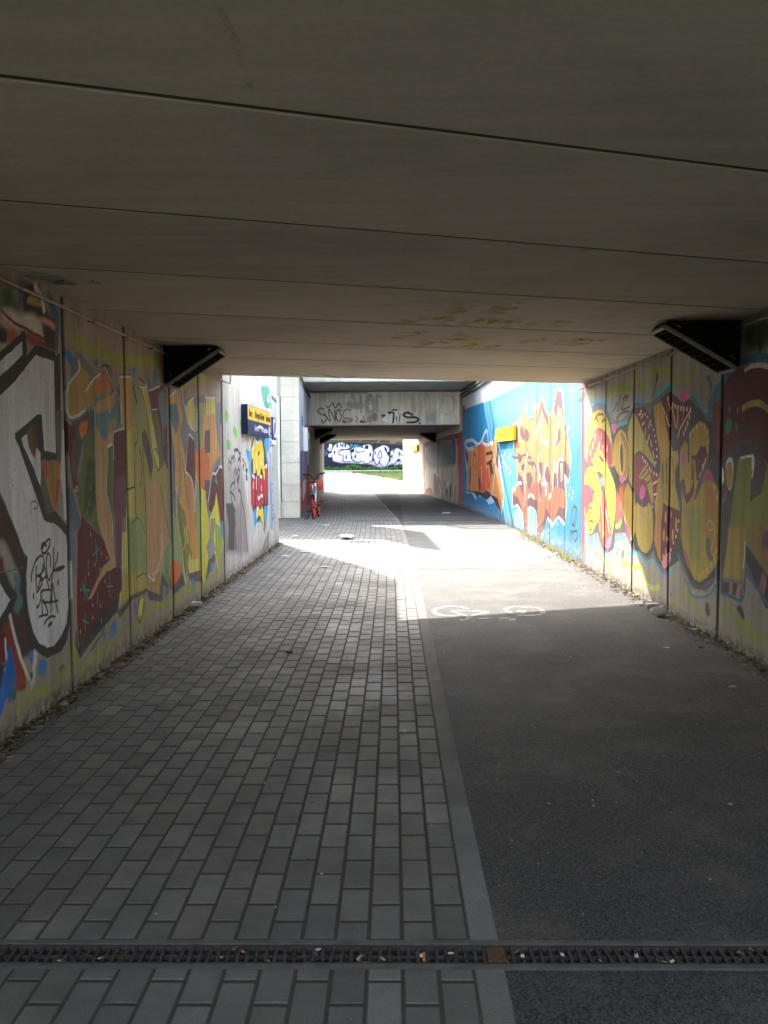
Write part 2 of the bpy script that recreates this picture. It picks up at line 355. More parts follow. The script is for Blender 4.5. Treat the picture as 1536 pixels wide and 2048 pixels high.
P ye .006 E 1260 270 1300 300 1310 440 1330 560 1340 860 1310 1100 1300 1180 1280 1190 1250 1000 1260 500
P gg .02 E 1200 120 1240 200 1260 500 1270 1100 1245 1050 1200 600
P mar .01 D 1360 1400 1420 1310 1460 1340 1470 1632 E 1470 700 1430 560 1330 480 1340 320
S .01 wh .002 D 1330 1632 1365 1390 1400 1380 1440 1310 1460 1320
P orl .01 D 1350 1350 1440 1210 1420 1240 1370 1330
P ye .006 E 1390 420 1405 310 1430 480 1450 700 1470 800 1420 1040 1380 850 1340 800 1340 560
P 8aa03c .012 E 1390 600 1440 640 1465 800 1425 1030 1400 900
P 8a8484 .015 E 1350 560 1395 560 1380 760 1400 860 1360 940 1330 960 1310 830 1340 740
C sl .04 D 1420 700 1450 720 1455 900 1430 860
S .05 lime .04 D 1080 560 1150 500 1280 460 1400 500
C bl .02 E 1170 1140 1195 1140 1190 1210 1170 1200
C bl .02 E 1355 990 1375 980 1370 1070 1350 1060
C bl .03 E 615 1370 640 1380 635 1460 615 1440
P bl .02 E 1450 580 1470 600 1470 760 1450 720
P ye .005 E 680 1330 705 1330 690 1480 660 1510 650 1460
S .014 dk .003 E 670 1320 645 1460 665 1560 700 1450 710 1330
S .014 dk .003 D 310 345 350 350 400 450
S .012 dk .003 D 350 330 390 370 410 430
S .01 dk .003 D 660 460 710 500
S .006 dk .003 E 480 360 540 290 620 260
S .005 dk .002 E 1030 1260 1060 1210 1070 1150
S .02 dk .006 D 465 560 480 900
S .03 dk .008 D 615 560 640 700
S .012 teal .003 C 1090 600 1085 900
S .012 teal .003 C 1030 760 1160 770
S .012 teal .003 C 1050 670 1120 840
S .012 teal .003 C 1225 130 1245 400
S .012 teal .003 C 1190 320 1280 220
S .012 teal .003 C 1400 580 1410 860
S .012 teal .003 C 1370 720 1450 720
S .014 teal .003 C 1250 800 1250 950
S .012 teal .003 C 1090 1060 1090 1280
S .012 teal .003 C 1060 1150 1130 1190
S .014 teal .003 C 1130 380 1130 490
S .014 8ab0b8 .004 D 228 690 240 900 245 1200 250 1500
S .014 8ab0b8 .004 D 440 580 480 700 490 920
S .012 wh .003 D 1080 560 1090 700 1110 760
S .012 wh .003 D 1217 770 1217 960
S .012 wh .003 E 1215 120 1205 300 1195 500
S .012 wh .003 E 505 690 500 1000 515 1220
S .012 wh .003 E 545 160 548 540
S .01 7a7850 .006 D 600 560 640 900 655 1100
S .01 6a6844 .006 E 600 600 660 560 720 700
S .01 6a6844 .006 E 640 1130 700 1090 740 1100
S .012 5c5430 .006 E 1060 600 1100 900 1110 1100
S .012 d0c868 .006 E 1090 620 1110 760 1090 860
S .012 d0c868 .006 E 1115 640 1130 800
S .012 teal .004 D 1400 1400 1420 1480
S .012 teal .004 E 1390 190 1420 230
S .012 8a9aa0 .006 D 880 620 890 900 900 1100
S .012 8a9aa0 .006 D 850 640 860 760
S .012 sl .004 D 0 870 60 860 130 800 200 735
S .012 dk .004 D 1010 1250 1000 1600
S .012 dk .004 D 1060 1200 1060 1600
S .012 dk .004 E 1080 0 1120 300 1140 460
S .012 dk .004 D 750 560 800 900
S .012 b06a40 .004 D 1310 1240 1320 1430
S .02 3a3430 .01 D 1440 480 1450 560 1445 900
D .03 .05 go E 150 130 200 260 120 330 180 420 210 120 160 500
D .016 .03 b09090 C 1140 560 1160 60 1215 440 1130 880 1290 970 1190 960 1190 1120 1350 660 1280 500 1370 360 1300 300 1300 1160 1030 1300
'''
WHITE='''
P b6b0ae .2 g 180 600 360 560 480 1300 480 2100 60 2100 60 900
P a09896 .12 g 60 1600 360 1200 470 1900 470 2100 60 2100
P smk .06 g 100 1250 230 1270 260 1500 270 1720 300 2048 120 2048 150 1700 110 1450
P 5c5452 .03 g 105 1260 200 1250 250 1380 270 1600 250 1700 240 2048 160 2048 150 1600
S .03 dsl .004 g 250 880 190 950 180 1050 200 1200 260 1390
S .02 dsl .004 g 250 900 240 1000 235 1040
S .02 dsl .004 g 250 920 240 780 265 660 285 760 310 670 335 720 320 860 310 1000 350 1060
S .02 dsl .004 g 290 860 320 790 300 900
S .03 dsl .004 g 340 1020 370 1200 430 1500 475 2060
S .02 dsl .004 g 180 1050 230 1110 260 1200
P 9a9492 .05 g 760 1880 840 1700 840 2100 690 2100
S .012 dk .002 g 165 560 180 540 180 640 150 700
S .012 dk .002 g 160 470 145 560 150 660
S .012 dk .002 g 190 450 200 520 200 600
S .012 dk .002 g 205 500 230 440 235 560
S .012 dk .002 g 245 340 250 440 255 530
S .012 dk .002 g 240 350 290 330 280 380
S .012 dk .002 g 300 330 345 440 310 520
D .03 .045 dk g 347 400 347 468 347 528
S .012 dk .002 g 390 500 410 540 405 600 395 620 400 680
S .012 dk .002 g 430 560 440 640
S .012 dk .002 g 440 690 465 680 450 740
S .012 dk .002 g 450 770 465 820 450 850 440 790
C lgn .01 g 110 220 140 155 175 220 170 340 140 320 120 340
C lgn .01 G 160 570 175 535 195 590 190 640 175 670 165 640
C lgn .01 G 245 740 260 705 290 760 285 850 262 800 250 810
C lgn .01 G 180 880 200 850 218 900 212 970 195 960 182 960
C lgn .01 G 322 660 335 640 355 720 350 765 335 740
C c8d088 .04 G 85 640 105 640 105 760 90 740
S .03 b8c480 .03 g 60 860 70 1000 120 900 160 700 200 600
S .04 b8c480 .03 g 420 1050 450 1160 490 1400 530 1700
C c8c488 .06 g 430 130 490 130 490 200 430 200
S .03 e08060 .02 g 530 90 530 200
P sky .01 g 440 310 520 370 530 240 570 120 850 130 840 300 800 420 830 560 800 600 780 900 800 1250 820 1340 800 1500 790 1700 740 1600 640 1560 600 1640 590 1800 570 1500 560 1400 540 1300 520 800 490 650 500 560 450 420
P dk .004 g 530 320 560 160 620 130 660 190 740 160 800 560 820 620 825 1290 760 1300 750 1400 770 1600 760 1780 740 1680 690 1500 640 1590 620 1400 600 1330 570 1400 530 1260 525 900 540 760 530 600 550 480 540 400
P ylw .003 g 540 330 560 260 580 150 610 160 640 210 690 170 720 180 750 400 750 560 775 800 755 860 740 760 720 660 700 660 680 770 640 780 620 620 610 740 565 740 565 500 545 480 540 400
P dk .002 g 650 370 675 350 672 430 650 440
S .012 wh .002 g 545 330 570 280 585 155 610 170
S .012 wh .002 g 615 400 610 520 635 700 640 770
S .012 wh .002 g 615 190 650 220 700 175
S .012 wh .002 g 700 430 700 560 720 580
P redd .003 g 540 790 600 810 640 820 690 790 740 830 760 860 770 640 810 650 815 1000 800 1270 780 1280 760 1040 750 1240 690 1310 620 1320 610 1180 560 1370 530 1260 530 1000
L .02 dk .002 g 610 800 605 1180
L .012 dk .002 g 640 900 625 1100
L .012 dk .002 g 680 960 675 1080
L .012 dk .002 g 740 880 745 1200
S .014 wh .002 g 555 770 590 810
S .014 wh .002 g 685 790 715 800
S .014 wh .002 g 650 1140 660 1170 680 1150
S .012 wh .002 g 575 900 570 980
S .012 wh .002 g 620 820 620 1000
S .012 wh .002 g 705 960 710 1020
S .014 wh .002 g 695 1120 725 1125
S .014 wh .002 g 770 630 795 610 800 640
P ylw .003 g 625 1360 660 1330 690 1370 715 1300 735 1350 750 1500 755 1680 735 1660 700 1500 670 1450 635 1510
S .012 wh .002 g 630 1500 630 1360 660 1330
P a4aac4 .02 g 830 400 880 400 890 1200 900 1700 850 1700 840 1200
P 6c9cd0 .03 g 850 900 885 900 900 1600 880 1700
P b8bab0 .04 g 890 160 1000 120 1010 1850 960 1880 900 1700 890 1000
S .02 b0c090 .02 g 940 560 945 700
C 5aae94 .02 G 555 300 600 280 640 330 610 440 660 470 600 510 570 420
S .03 4aa088 .01 G 550 280 570 400 600 490 640 500
S .02 4aa088 .01 G 580 270 590 400 620 500
S .02 4aa088 .01 G 620 260 640 400 665 520
S .02 7ac0d0 .01 G 450 470 465 490
S .008 6a6a6a .002 G 665 400 715 450
D .02 .03 6a6660 g 905 660 905 920 908 1040 905 1280 905 1360 920 1440 910 1500 900 1530 930 1480
'''
RIGHT='''
S .09 lime .05 H 160 400 200 310 X 1190 785
S .1 lime .05 H 420 400 520 290 640 310 780 280 800 60
S .09 lime .05 H 860 70 960 290 1100 60 I 140 310 I 0 290
S .09 lime .05 I 180 460 270 410 440 370 520 150
S .09 lime .05 I 1020 160 1080 80 1100 0
C 4a5434 .1 X 1490 660 1536 640 1536 690 1500 700
S .025 6a6258 .02 H 1120 400 1150 300 1180 140 X 1316 752
S .018 3c3c38 .006 H 490 440 510 640 570 500 580 640 620 400 630 620 700 370 650 600 760 560
S .018 3c3c38 .006 H 560 750 640 660 760 640
S .014 3c3c38 .005 H 660 440 740 400 700 480
D .06 .1 4a4438 X 1520 693 1314 754
P sl .02 H 180 600 190 500 250 450 340 450 420 500 480 620 520 760 640 760 760 640 820 560 830 480 960 460 1000 520 1120 480 1380 240 I 140 590 270 690 420 680 500 600 570 760 600 870 670 880 700 760 800 600 870 450 1000 300 1200 130 1400 80 1600 100 1600 1900 k 1500 2000 1100 1500 1050 1700 780 1700 720 1500 600 1690 400 1640 240 1200 130 1340 60 1500 0 1400 J 980 1210 900 1240 780 1120 720 1130 600 830 540 1080 480 1000 380 1130 320 1160 260 1030 180 1120 100 1000 50 690
P 484644 .02 H 430 640 500 860 570 860 600 830 650 870 740 760 790 640 820 600 1000 560 1080 700 1120 560 1370 320 I 140 600 260 700 440 720 560 850 680 1000 840 1100 840 1850 k 700 1500 530 1630 400 1560 280 1260 J 1170 1370 1050 1250 1000 1100 920 1200 800 1100 720 1090 640 900 620 850 480 860 460 1080 380 1140 300 1060 240 850 130 900 H 60 1400
S .05 aq .02 H 170 560 260 480 400 500 440 600
S .05 aq .02 H 840 470 960 460 1000 480
S .04 aq .02 H 1140 420 1250 310 1370 220 I 140 500 I 240 600
S .04 aq .02 H 560 880 640 820 720 800
S .05 3a7a9c .015 I 660 980 700 800 770 620 900 420 1050 240 1250 130 1450 90 1600 110
S .03 aq .01 I 470 620 550 720 600 840 680 860
C 3a7a9c .02 I 660 400 690 350 740 480 730 590 690 470
S .03 aq .01 J 60 700 130 1000 200 1100 260 1000 310 1120 370 1180 430 1150 480 1050 540 1100 600 900 660 1120 720 1150 800 1140 920 1290 1000 1220 1100 1420 1180 1440 1300 1340
S .03 5ab4e0 .02 J 100 960 180 1010 250 920
S .03 5ab4e0 .02 J 490 920 540 940 620 900
P 8e8c8a .02 J 110 1030 180 1120 260 1010 220 1000 160 1040
P 8e8c8a .02 J 480 980 540 1080 600 950 560 950
C 6a6a66 .01 J 560 1190 575 1100 600 1100 595 1200
C 6a6a66 .01 J 205 1150 240 1110 235 1180
C 6a6a66 .01 J 480 1090 515 1140 510 1190
S .045 b4d040 .02 J 250 1120 300 1190 370 1300 430 1380
S .05 b4d040 .02 J 550 1210 590 1310 640 1260 700 1340 800 1320 860 1380 900 1530 980 1610 1080 1600
S .04 b4d040 .02 J 60 1020 110 1110
S .06 lime .03 k 140 1830 210 1840 330 1700 400 1800 520 1980
S .06 lime .03 k 780 1970 870 1880 920 1940 1000 2060 1200 2150
S .06 lime .04 X 1470 1250 1510 1275 1536 1270
C 45403e .03 k 980 1900 1040 1860 1080 2000 1060 2040
C 45403e .03 k 580 1850 620 1830 640 1960 600 2000
P c8b838 .004 H 100 1400 90 1000 130 780 200 660 280 610 350 620 410 720 460 880 490 1080 500 1350 480 1480 400 1460 210 1440 130 1440
C a83a40 .005 H 110 1420 130 1200 190 1030 250 900 330 900 400 960 470 1120 490 1300 490 1440 430 1470 370 1350 280 1220 220 1300 200 1430
P ylw .005 H 205 1440 270 1180 300 1300 330 1230 380 1400 490 1640 530 1760 545 1900 J 480 300 480 550 450 800 420 960 390 960 345 700 H 370 1700 H 300 1600 250 1540 215 1480
P dk .004 H 280 1330 300 1290 370 1370 370 1420 320 1410
P dk .004 J 480 30 520 60 540 190 520 400 490 380
P dk .006 H 250 1560 300 1560 350 1600 370 1680 H 300 1680
C pk .01 H 310 1680 350 1640 375 1720 350 1780 320 1770
P c8b838 .004 H 80 1600 120 1500 180 1480 230 1520 280 1640 H 350 1990 J 300 300 270 500 270 700 230 720 180 820 150 870 110 860 80 700 60 560 H 70 1900
P ylw .006 H 80 1600 120 1500 180 1490 240 1560 290 1680 330 1997 J 260 420 250 700 200 720 170 860 120 860 80 680 60 400
C a83a40 .005 J 60 240 90 190 140 220 160 260 210 280 180 350 175 440 130 470 100 600 70 560
P c84840 .006 J 250 720 270 560 280 330 330 330 360 420 380 560 430 800 420 930 350 1060 320 1050 280 900
S .012 e8a040 .003 J 290 330 300 600 330 900
S .01 e0d0a0 .002 J 350 330 340 500 370 650 400 850
S .02 redd .003 J 365 430 430 700
D .05 .12 d88a48 J 270 780 310 860
C ye .005 J 190 440 235 290 255 400 235 640 200 560
S .014 dk .003 J 120 520 160 510
S .014 dk .003 J 130 520 130 580 150 570 160 530 180 620
S .014 dk .003 J 100 750 140 690 150 710
S .014 dk .003 J 150 690 190 720
S .014 dk .003 J 130 820 160 810
S .012 703030 .003 H 150 1000 180 830 250 730 270 790 260 700 350 680 370 740 340 800 380 760
C pk .01 J 350 1050 370 950 400 920 430 960 400 1060
S .01 pk .003 J 378 1060 380 1200
D .045 .1 e0b838 H 235 1040 330 1010 415 1210 160 1270 195 1160 290 1160
D .03 .05 e0b838 H 300 1270 350 1180 185 1380
C pk .01 H 480 850 520 830 570 850 540 960 510 980
P c8a038 .004 H 500 1300 510 1150 550 1000 600 920 650 920 700 980 740 1150 750 1400 730 1620 700 1700 620 1640 560 1560 530 1460 500 1500 H 480 1480
C 4a3c30 .004 H 615 1350 620 1180 640 1130 655 1250 660 1450 650 1570 630 1520
S .012 7a3c2c .003 H 630 980 700 1200 700 1500 660 1650
S .012 7a3c2c .003 H 650 980 725 1200 720 1500 690 1650
S .01 e0c880 .002 H 620 1120 605 1300 620 1540 640 1620
C pk .01 H 600 1660 640 1620 680 1680 640 1740
P a84438 .01 J 490 420 520 260 560 170 640 200 700 260 740 330 720 600 640 700 600 560 580 640 490 780
C c87038 .03 J 540 250 580 230 600 400 560 560 540 420
P b89a3c .006 J 590 560 600 300 650 170 700 280 750 400 760 800 720 950 680 960 640 800 610 700
P c04840 .006 J 490 560 520 480 570 600 570 650 500 760 490 700
P ye .006 J 490 740 530 720 560 660 570 700 540 790 490 800
P 9a4468 .01 J 605 710 650 740 690 900 680 980 640 900
P b4a044 .004 H 730 950 760 800 810 660 840 650 H 900 780 1170 1480 1160 1500 1000 1300 920 1240 850 1280 820 1400 820 1640 830 1980 J 740 400 750 330 H 750 1680 760 1400
P 6e2c2e .005 H 830 610 900 600 1000 600 1080 700 1130 900 1180 1150 1200 1350 1180 1470 1120 1350 1000 1000 900 780
L .01 e0c8a0 .002 H 900 690 940 670
L .01 e0c8a0 .002 H 940 740 970 690
L .01 e0c8a0 .002 H 1000 1000 1010 900
L .01 e0c8a0 .002 H 1060 880 1080 770
L .01 e0c8a0 .002 H 1030 1120 1070 1000
L .01 e0c8a0 .002 H 1100 1180 1090 1080
L .01 e0c8a0 .002 H 1120 1250 1140 1350
L .01 e0c8a0 .002 H 960 840 990 800
D .014 .03 e8d8c0 H 940 630 1000 680 1040 720 1080 790 1100 850 1130 920 1150 1010 1165 1100 1180 1220 1185 1330 1165 1420
P 8a3438 .01 H 840 1400 870 1300 930 1290 990 1350 1080 1480 1180 1600 1220 1750 1230 2000 J 1100 250 1100 400 1040 450 980 480 920 420 840 380 790 350 740 250 H 820 1900 H 820 1600
P b09c48 .02 H 900 1650 1000 1440 1070 1560 1110 1700 1130 1950 J 1000 440 980 460 940 300 900 150
S .008 7a3c2c .002 H 930 1640 1040 1500
S .008 7a3c2c .002 H 960 1700 1080 1560
S .008 7a3c2c .002 H 1000 1780 1110 1660
S .01 e8d8c0 .003 J 1000 190 1050 160
S .01 e8d8c0 .003 J 1010 340 1060 310
D .014 .04 e8d8c0 H 965 1340 985 1390 1010 1410 1040 1450 1070 1510 1095 1550 1140 1590 1180 1610 1205 1700 1215 1820 1215 1920
D .014 .04 e8d8c0 J 1080 240 1082 320 1060 410 1030 440 990 500 985 600 990 700 985 800 960 990 940 1060
P b4a044 .005 J 745 500 780 440 850 510 900 500 950 440 980 520 1000 700 990 950 960 1080 900 1140 840 1110 790 1020 750 820
P 4c3e40 .005 J 740 330 850 370 880 280 925 300 920 400 880 490 840 500 790 440
C pk .012 J 820 300 850 200 890 240 890 330 860 400 820 390
S .008 pk .003 J 850 380 850 700
P c8982c .006 H 1120 560 1250 470 1290 500 1370 1000 1370 1997 J 1240 500 1100 480 1110 300 H 1240 1700 H 1230 1300 1150 800
P 6e2c2e .006 H 1250 480 1380 360 I 130 600 I 160 680 I 300 770 I 450 800 420 950 350 1150 280 1330 240 1430 250 1180 140 1120 H 1370 1100 H 1300 750
L .01 e0c8a0 .002 I 40 820 130 1080
L .01 e0c8a0 .002 I 110 700 150 900
L .01 e0c8a0 .002 I 170 820 225 1110
L .01 e0c8a0 .002 I 250 860 250 1100
L .012 e0c8a0 .002 I 430 860 330 1040 280 1120 250 1240
D .018 .05 e8d8c0 I 110 690 180 780 215 800 255 820 295 830 335 840 380 840 430 850 415 950 390 1045 362 1115 333 1185
C pk .01 I 270 690 345 550 400 660 350 740
L .008 pk .002 I 325 740 325 1030
P 4a504a .015 I 160 1100 250 1170 230 1400 190 1420 150 1300
P b89c40 .006 I 0 1800 20 1600 140 1300 180 1440 250 1440 260 1560 210 1750 200 1900 k 190 160 200 350 240 550 250 650 120 600 50 540 20 900 0 1300 J 1020 500 H 1230 1500
S .006 40341c .002 H 1270 1420 1260 1700 1280 1997
S .006 40341c .002 H 1320 1400 1330 1700 1320 1997
S .006 40341c .002 I 40 1600 50 1900
S .006 40341c .002 I 100 1540 90 1900
S .006 40341c .002 I 170 1520 190 1700 180 1900
P 6e2c2e .008 k 0 640 40 540 110 600 240 660 270 800 260 950 200 1080 140 1200 40 1300 J 1120 1260 1100 1000 1110 700 1140 430
P c08a38 .006 J 1040 540 1110 490 1100 1260 1060 1170 1010 950 1030 700
D .05 .12 c8a848 k 72 730 165 960 50 960 205 820
D .03 .07 c8a848 k 140 700 90 1010 72 1180 40 1240
D .016 .035 e8d8c0 k 237 780 222 900 205 980 175 1060 140 1150
C d890a0 .01 k 20 1320 60 1220 130 1180 130 1300 60 1390
L .01 c07088 .002 k 58 1390 58 1560
P b8983a .006 I 280 1560 290 1400 350 1290 390 1330 400 1560 400 1650 420 1560 410 1200 450 1120 560 1010 640 1050 690 1130 700 1300 690 1500 620 1700 560 1850 k 520 150 440 520 k 420 750 k 340 860 300 700 k 300 540 270 260 I 280 1900
P 6c3038 .01 I 540 1450 570 1370 640 1370 680 1450 660 1560 600 1620 580 1850 520 1850 500 1560 460 1560 480 1850 450 1850 450 1500 500 1500
P 6c3038 .008 k 270 250 310 250 330 440 370 420 420 300 430 0 440 400 370 540 340 560 310 480
D .022 .05 e0c890 I 525 1090 580 1060 628 1095 670 1165 680 1310 672 1430 645 1570 612 1660 568 1780 470 1140 430 1200
C c07088 .01 I 280 1560 310 1480 360 1490 340 1620 280 1660
P b09a38 .006 k 260 360 300 560 360 560 430 500 460 500 500 340 560 280 600 240 700 280 750 400 750 1250 700 1380 600 1510 510 1570 440 1530 380 1400 300 1170 265 950 280 600
P b08438 .05 k 560 300 740 400 740 1200 640 1200 560 900
P 909040 .08 k 300 600 540 600 520 1300 400 1300
P 565656 .006 k 590 60 480 300 440 500 460 510 500 400 600 150 740 0 590 0
C c05878 .012 k 540 280 580 150 620 115 670 180 680 260 610 270
S .01 b06048 .003 k 600 280 600 700
S .01 b06048 .003 k 650 280 660 640
S .006 904838 .002 k 420 380 420 720
S .01 b06048 .003 k 340 560 340 940
S .01 c8b060 .003 k 620 770 680 800 680 880 630 900 610 830 630 770 690 860 690 1000 660 1140
C 6e6a5a .02 k 590 1020 640 1010 650 1180 690 1250 640 1300 590 1180
D .02 .06 d8c070 k 500 1490 540 1460 600 1410 650 1340 690 1250 720 1160 730 480 695 360
C a06a70 .01 k 300 1170 350 1180 380 1400 340 1330
S .03 5a5a58 .01 k 240 1200 330 1420 430 1600 560 1640 680 1560
S .025 4a8098 .01 k 230 1220 320 1480 400 1720 540 1760 640 1720 720 1600
P 5e2c2c .01 I 900 500 1000 360 1100 290 1250 240 1400 220 1600 230 1600 1700 1450 1500 1380 1350 1250 1280 1120 1320 1000 1440 900 1600 860 1600 870 800
P 7a3c44 .02 I 850 700 760 780 730 1000 770 1300 830 1500 860 1700 860 900
S .035 cfc6b8 .005 I 1210 285 1290 235 1420 215 1600 260
S .05 a8a048 .008 I 1180 825 1280 770 1400 755 1480 800 1600 920
C 2c8868 .005 I 920 1080 960 970 1010 1000 1020 1100 970 1205 930 1170
C 2c8868 .005 I 965 840 985 785 1005 850 985 895
C 2c8868 .005 I 1060 1080 1080 1020 1105 1080 1080 1140
D .02 .05 c8a060 I 1103 860
P 4c4a46 .03 I 860 1600 1000 1420 1120 1320 1300 1290 1420 1380 1500 1560 1510 1849 k 1360 200 1300 400 1150 540 900 800 780 1700 780 0
P wh .006 I 880 1660 905 1700 910 1849 k 800 310 780 300
C wh .005 k 845 80 870 -20 920 -30 940 80 930 250 900 380 860 330
C b0903c .005 k 845 130 865 40 900 20 925 100 925 250 890 370 850 300
P 8a8c3c .006 I 1125 1520 1330 1520 1300 1849 k 1180 0 1150 540 k 1380 100 k 1500 100 1500 1500 1380 1500 1100 1040 1090 1040 1070 1540 800 1500 880 1000 930 500 1000 0
P b09848 .06 k 880 860 1100 860 1080 1200 1070 1540 810 1500 860 1100
P 565250 .01 k 1190 0 1340 0 1350 200 1300 420 1150 540 1180 200
C 6c4050 .03 k 1200 170 1260 80 1330 0 1320 80 1230 200
S .02 wh .003 I 1160 1530 1330 1525 1310 1800
S .02 wh .003 k 1190 -60 1180 100
S .014 wh .003 k 1090 1040 1080 1240 1070 1380
P 9a7a3c .05 k 1100 1000 1250 850 1500 900 1500 1500 1250 1200
C b0603c .05 k 1340 1220 1420 1240 1420 1380 1340 1340
C 7a4a6c .05 k 1320 950 1500 850 1500 1150 1320 1100
C b0603c .03 k 1270 820 1300 820 1300 900 1270 900
P 44423e .02 k 1095 1080 1500 1650 1500 1900 1350 1900 1100 1300
C a06a70 .006 k 1265 1640 1310 1440 1360 1540 1320 1740 1280 1720
P 504640 .01 k 800 1560 1060 1590 1040 1760 790 1680
P b08088 .004 k 895 1565 935 1570 920 1725 885 1720
P b08088 .004 k 995 1580 1055 1590 1020 1760 970 1740
S .03 3a6c84 .008 k 780 1690 900 1740 1050 1780 1100 1400
S .03 3a6c84 .008 k 1110 1400 1250 1650 1390 1870
C 8a4858 .02 k 800 500 850 390 860 440 820 560
P c83c48 .006 X 1155 760 1169.5 760 1169.5 1140 1155 1140
D .014 .03 4a4844 J 960 1760 1090 1740 620 1480 800 1640 540 1500 580 1480 860 1700 350 1430 1240 1700
'''
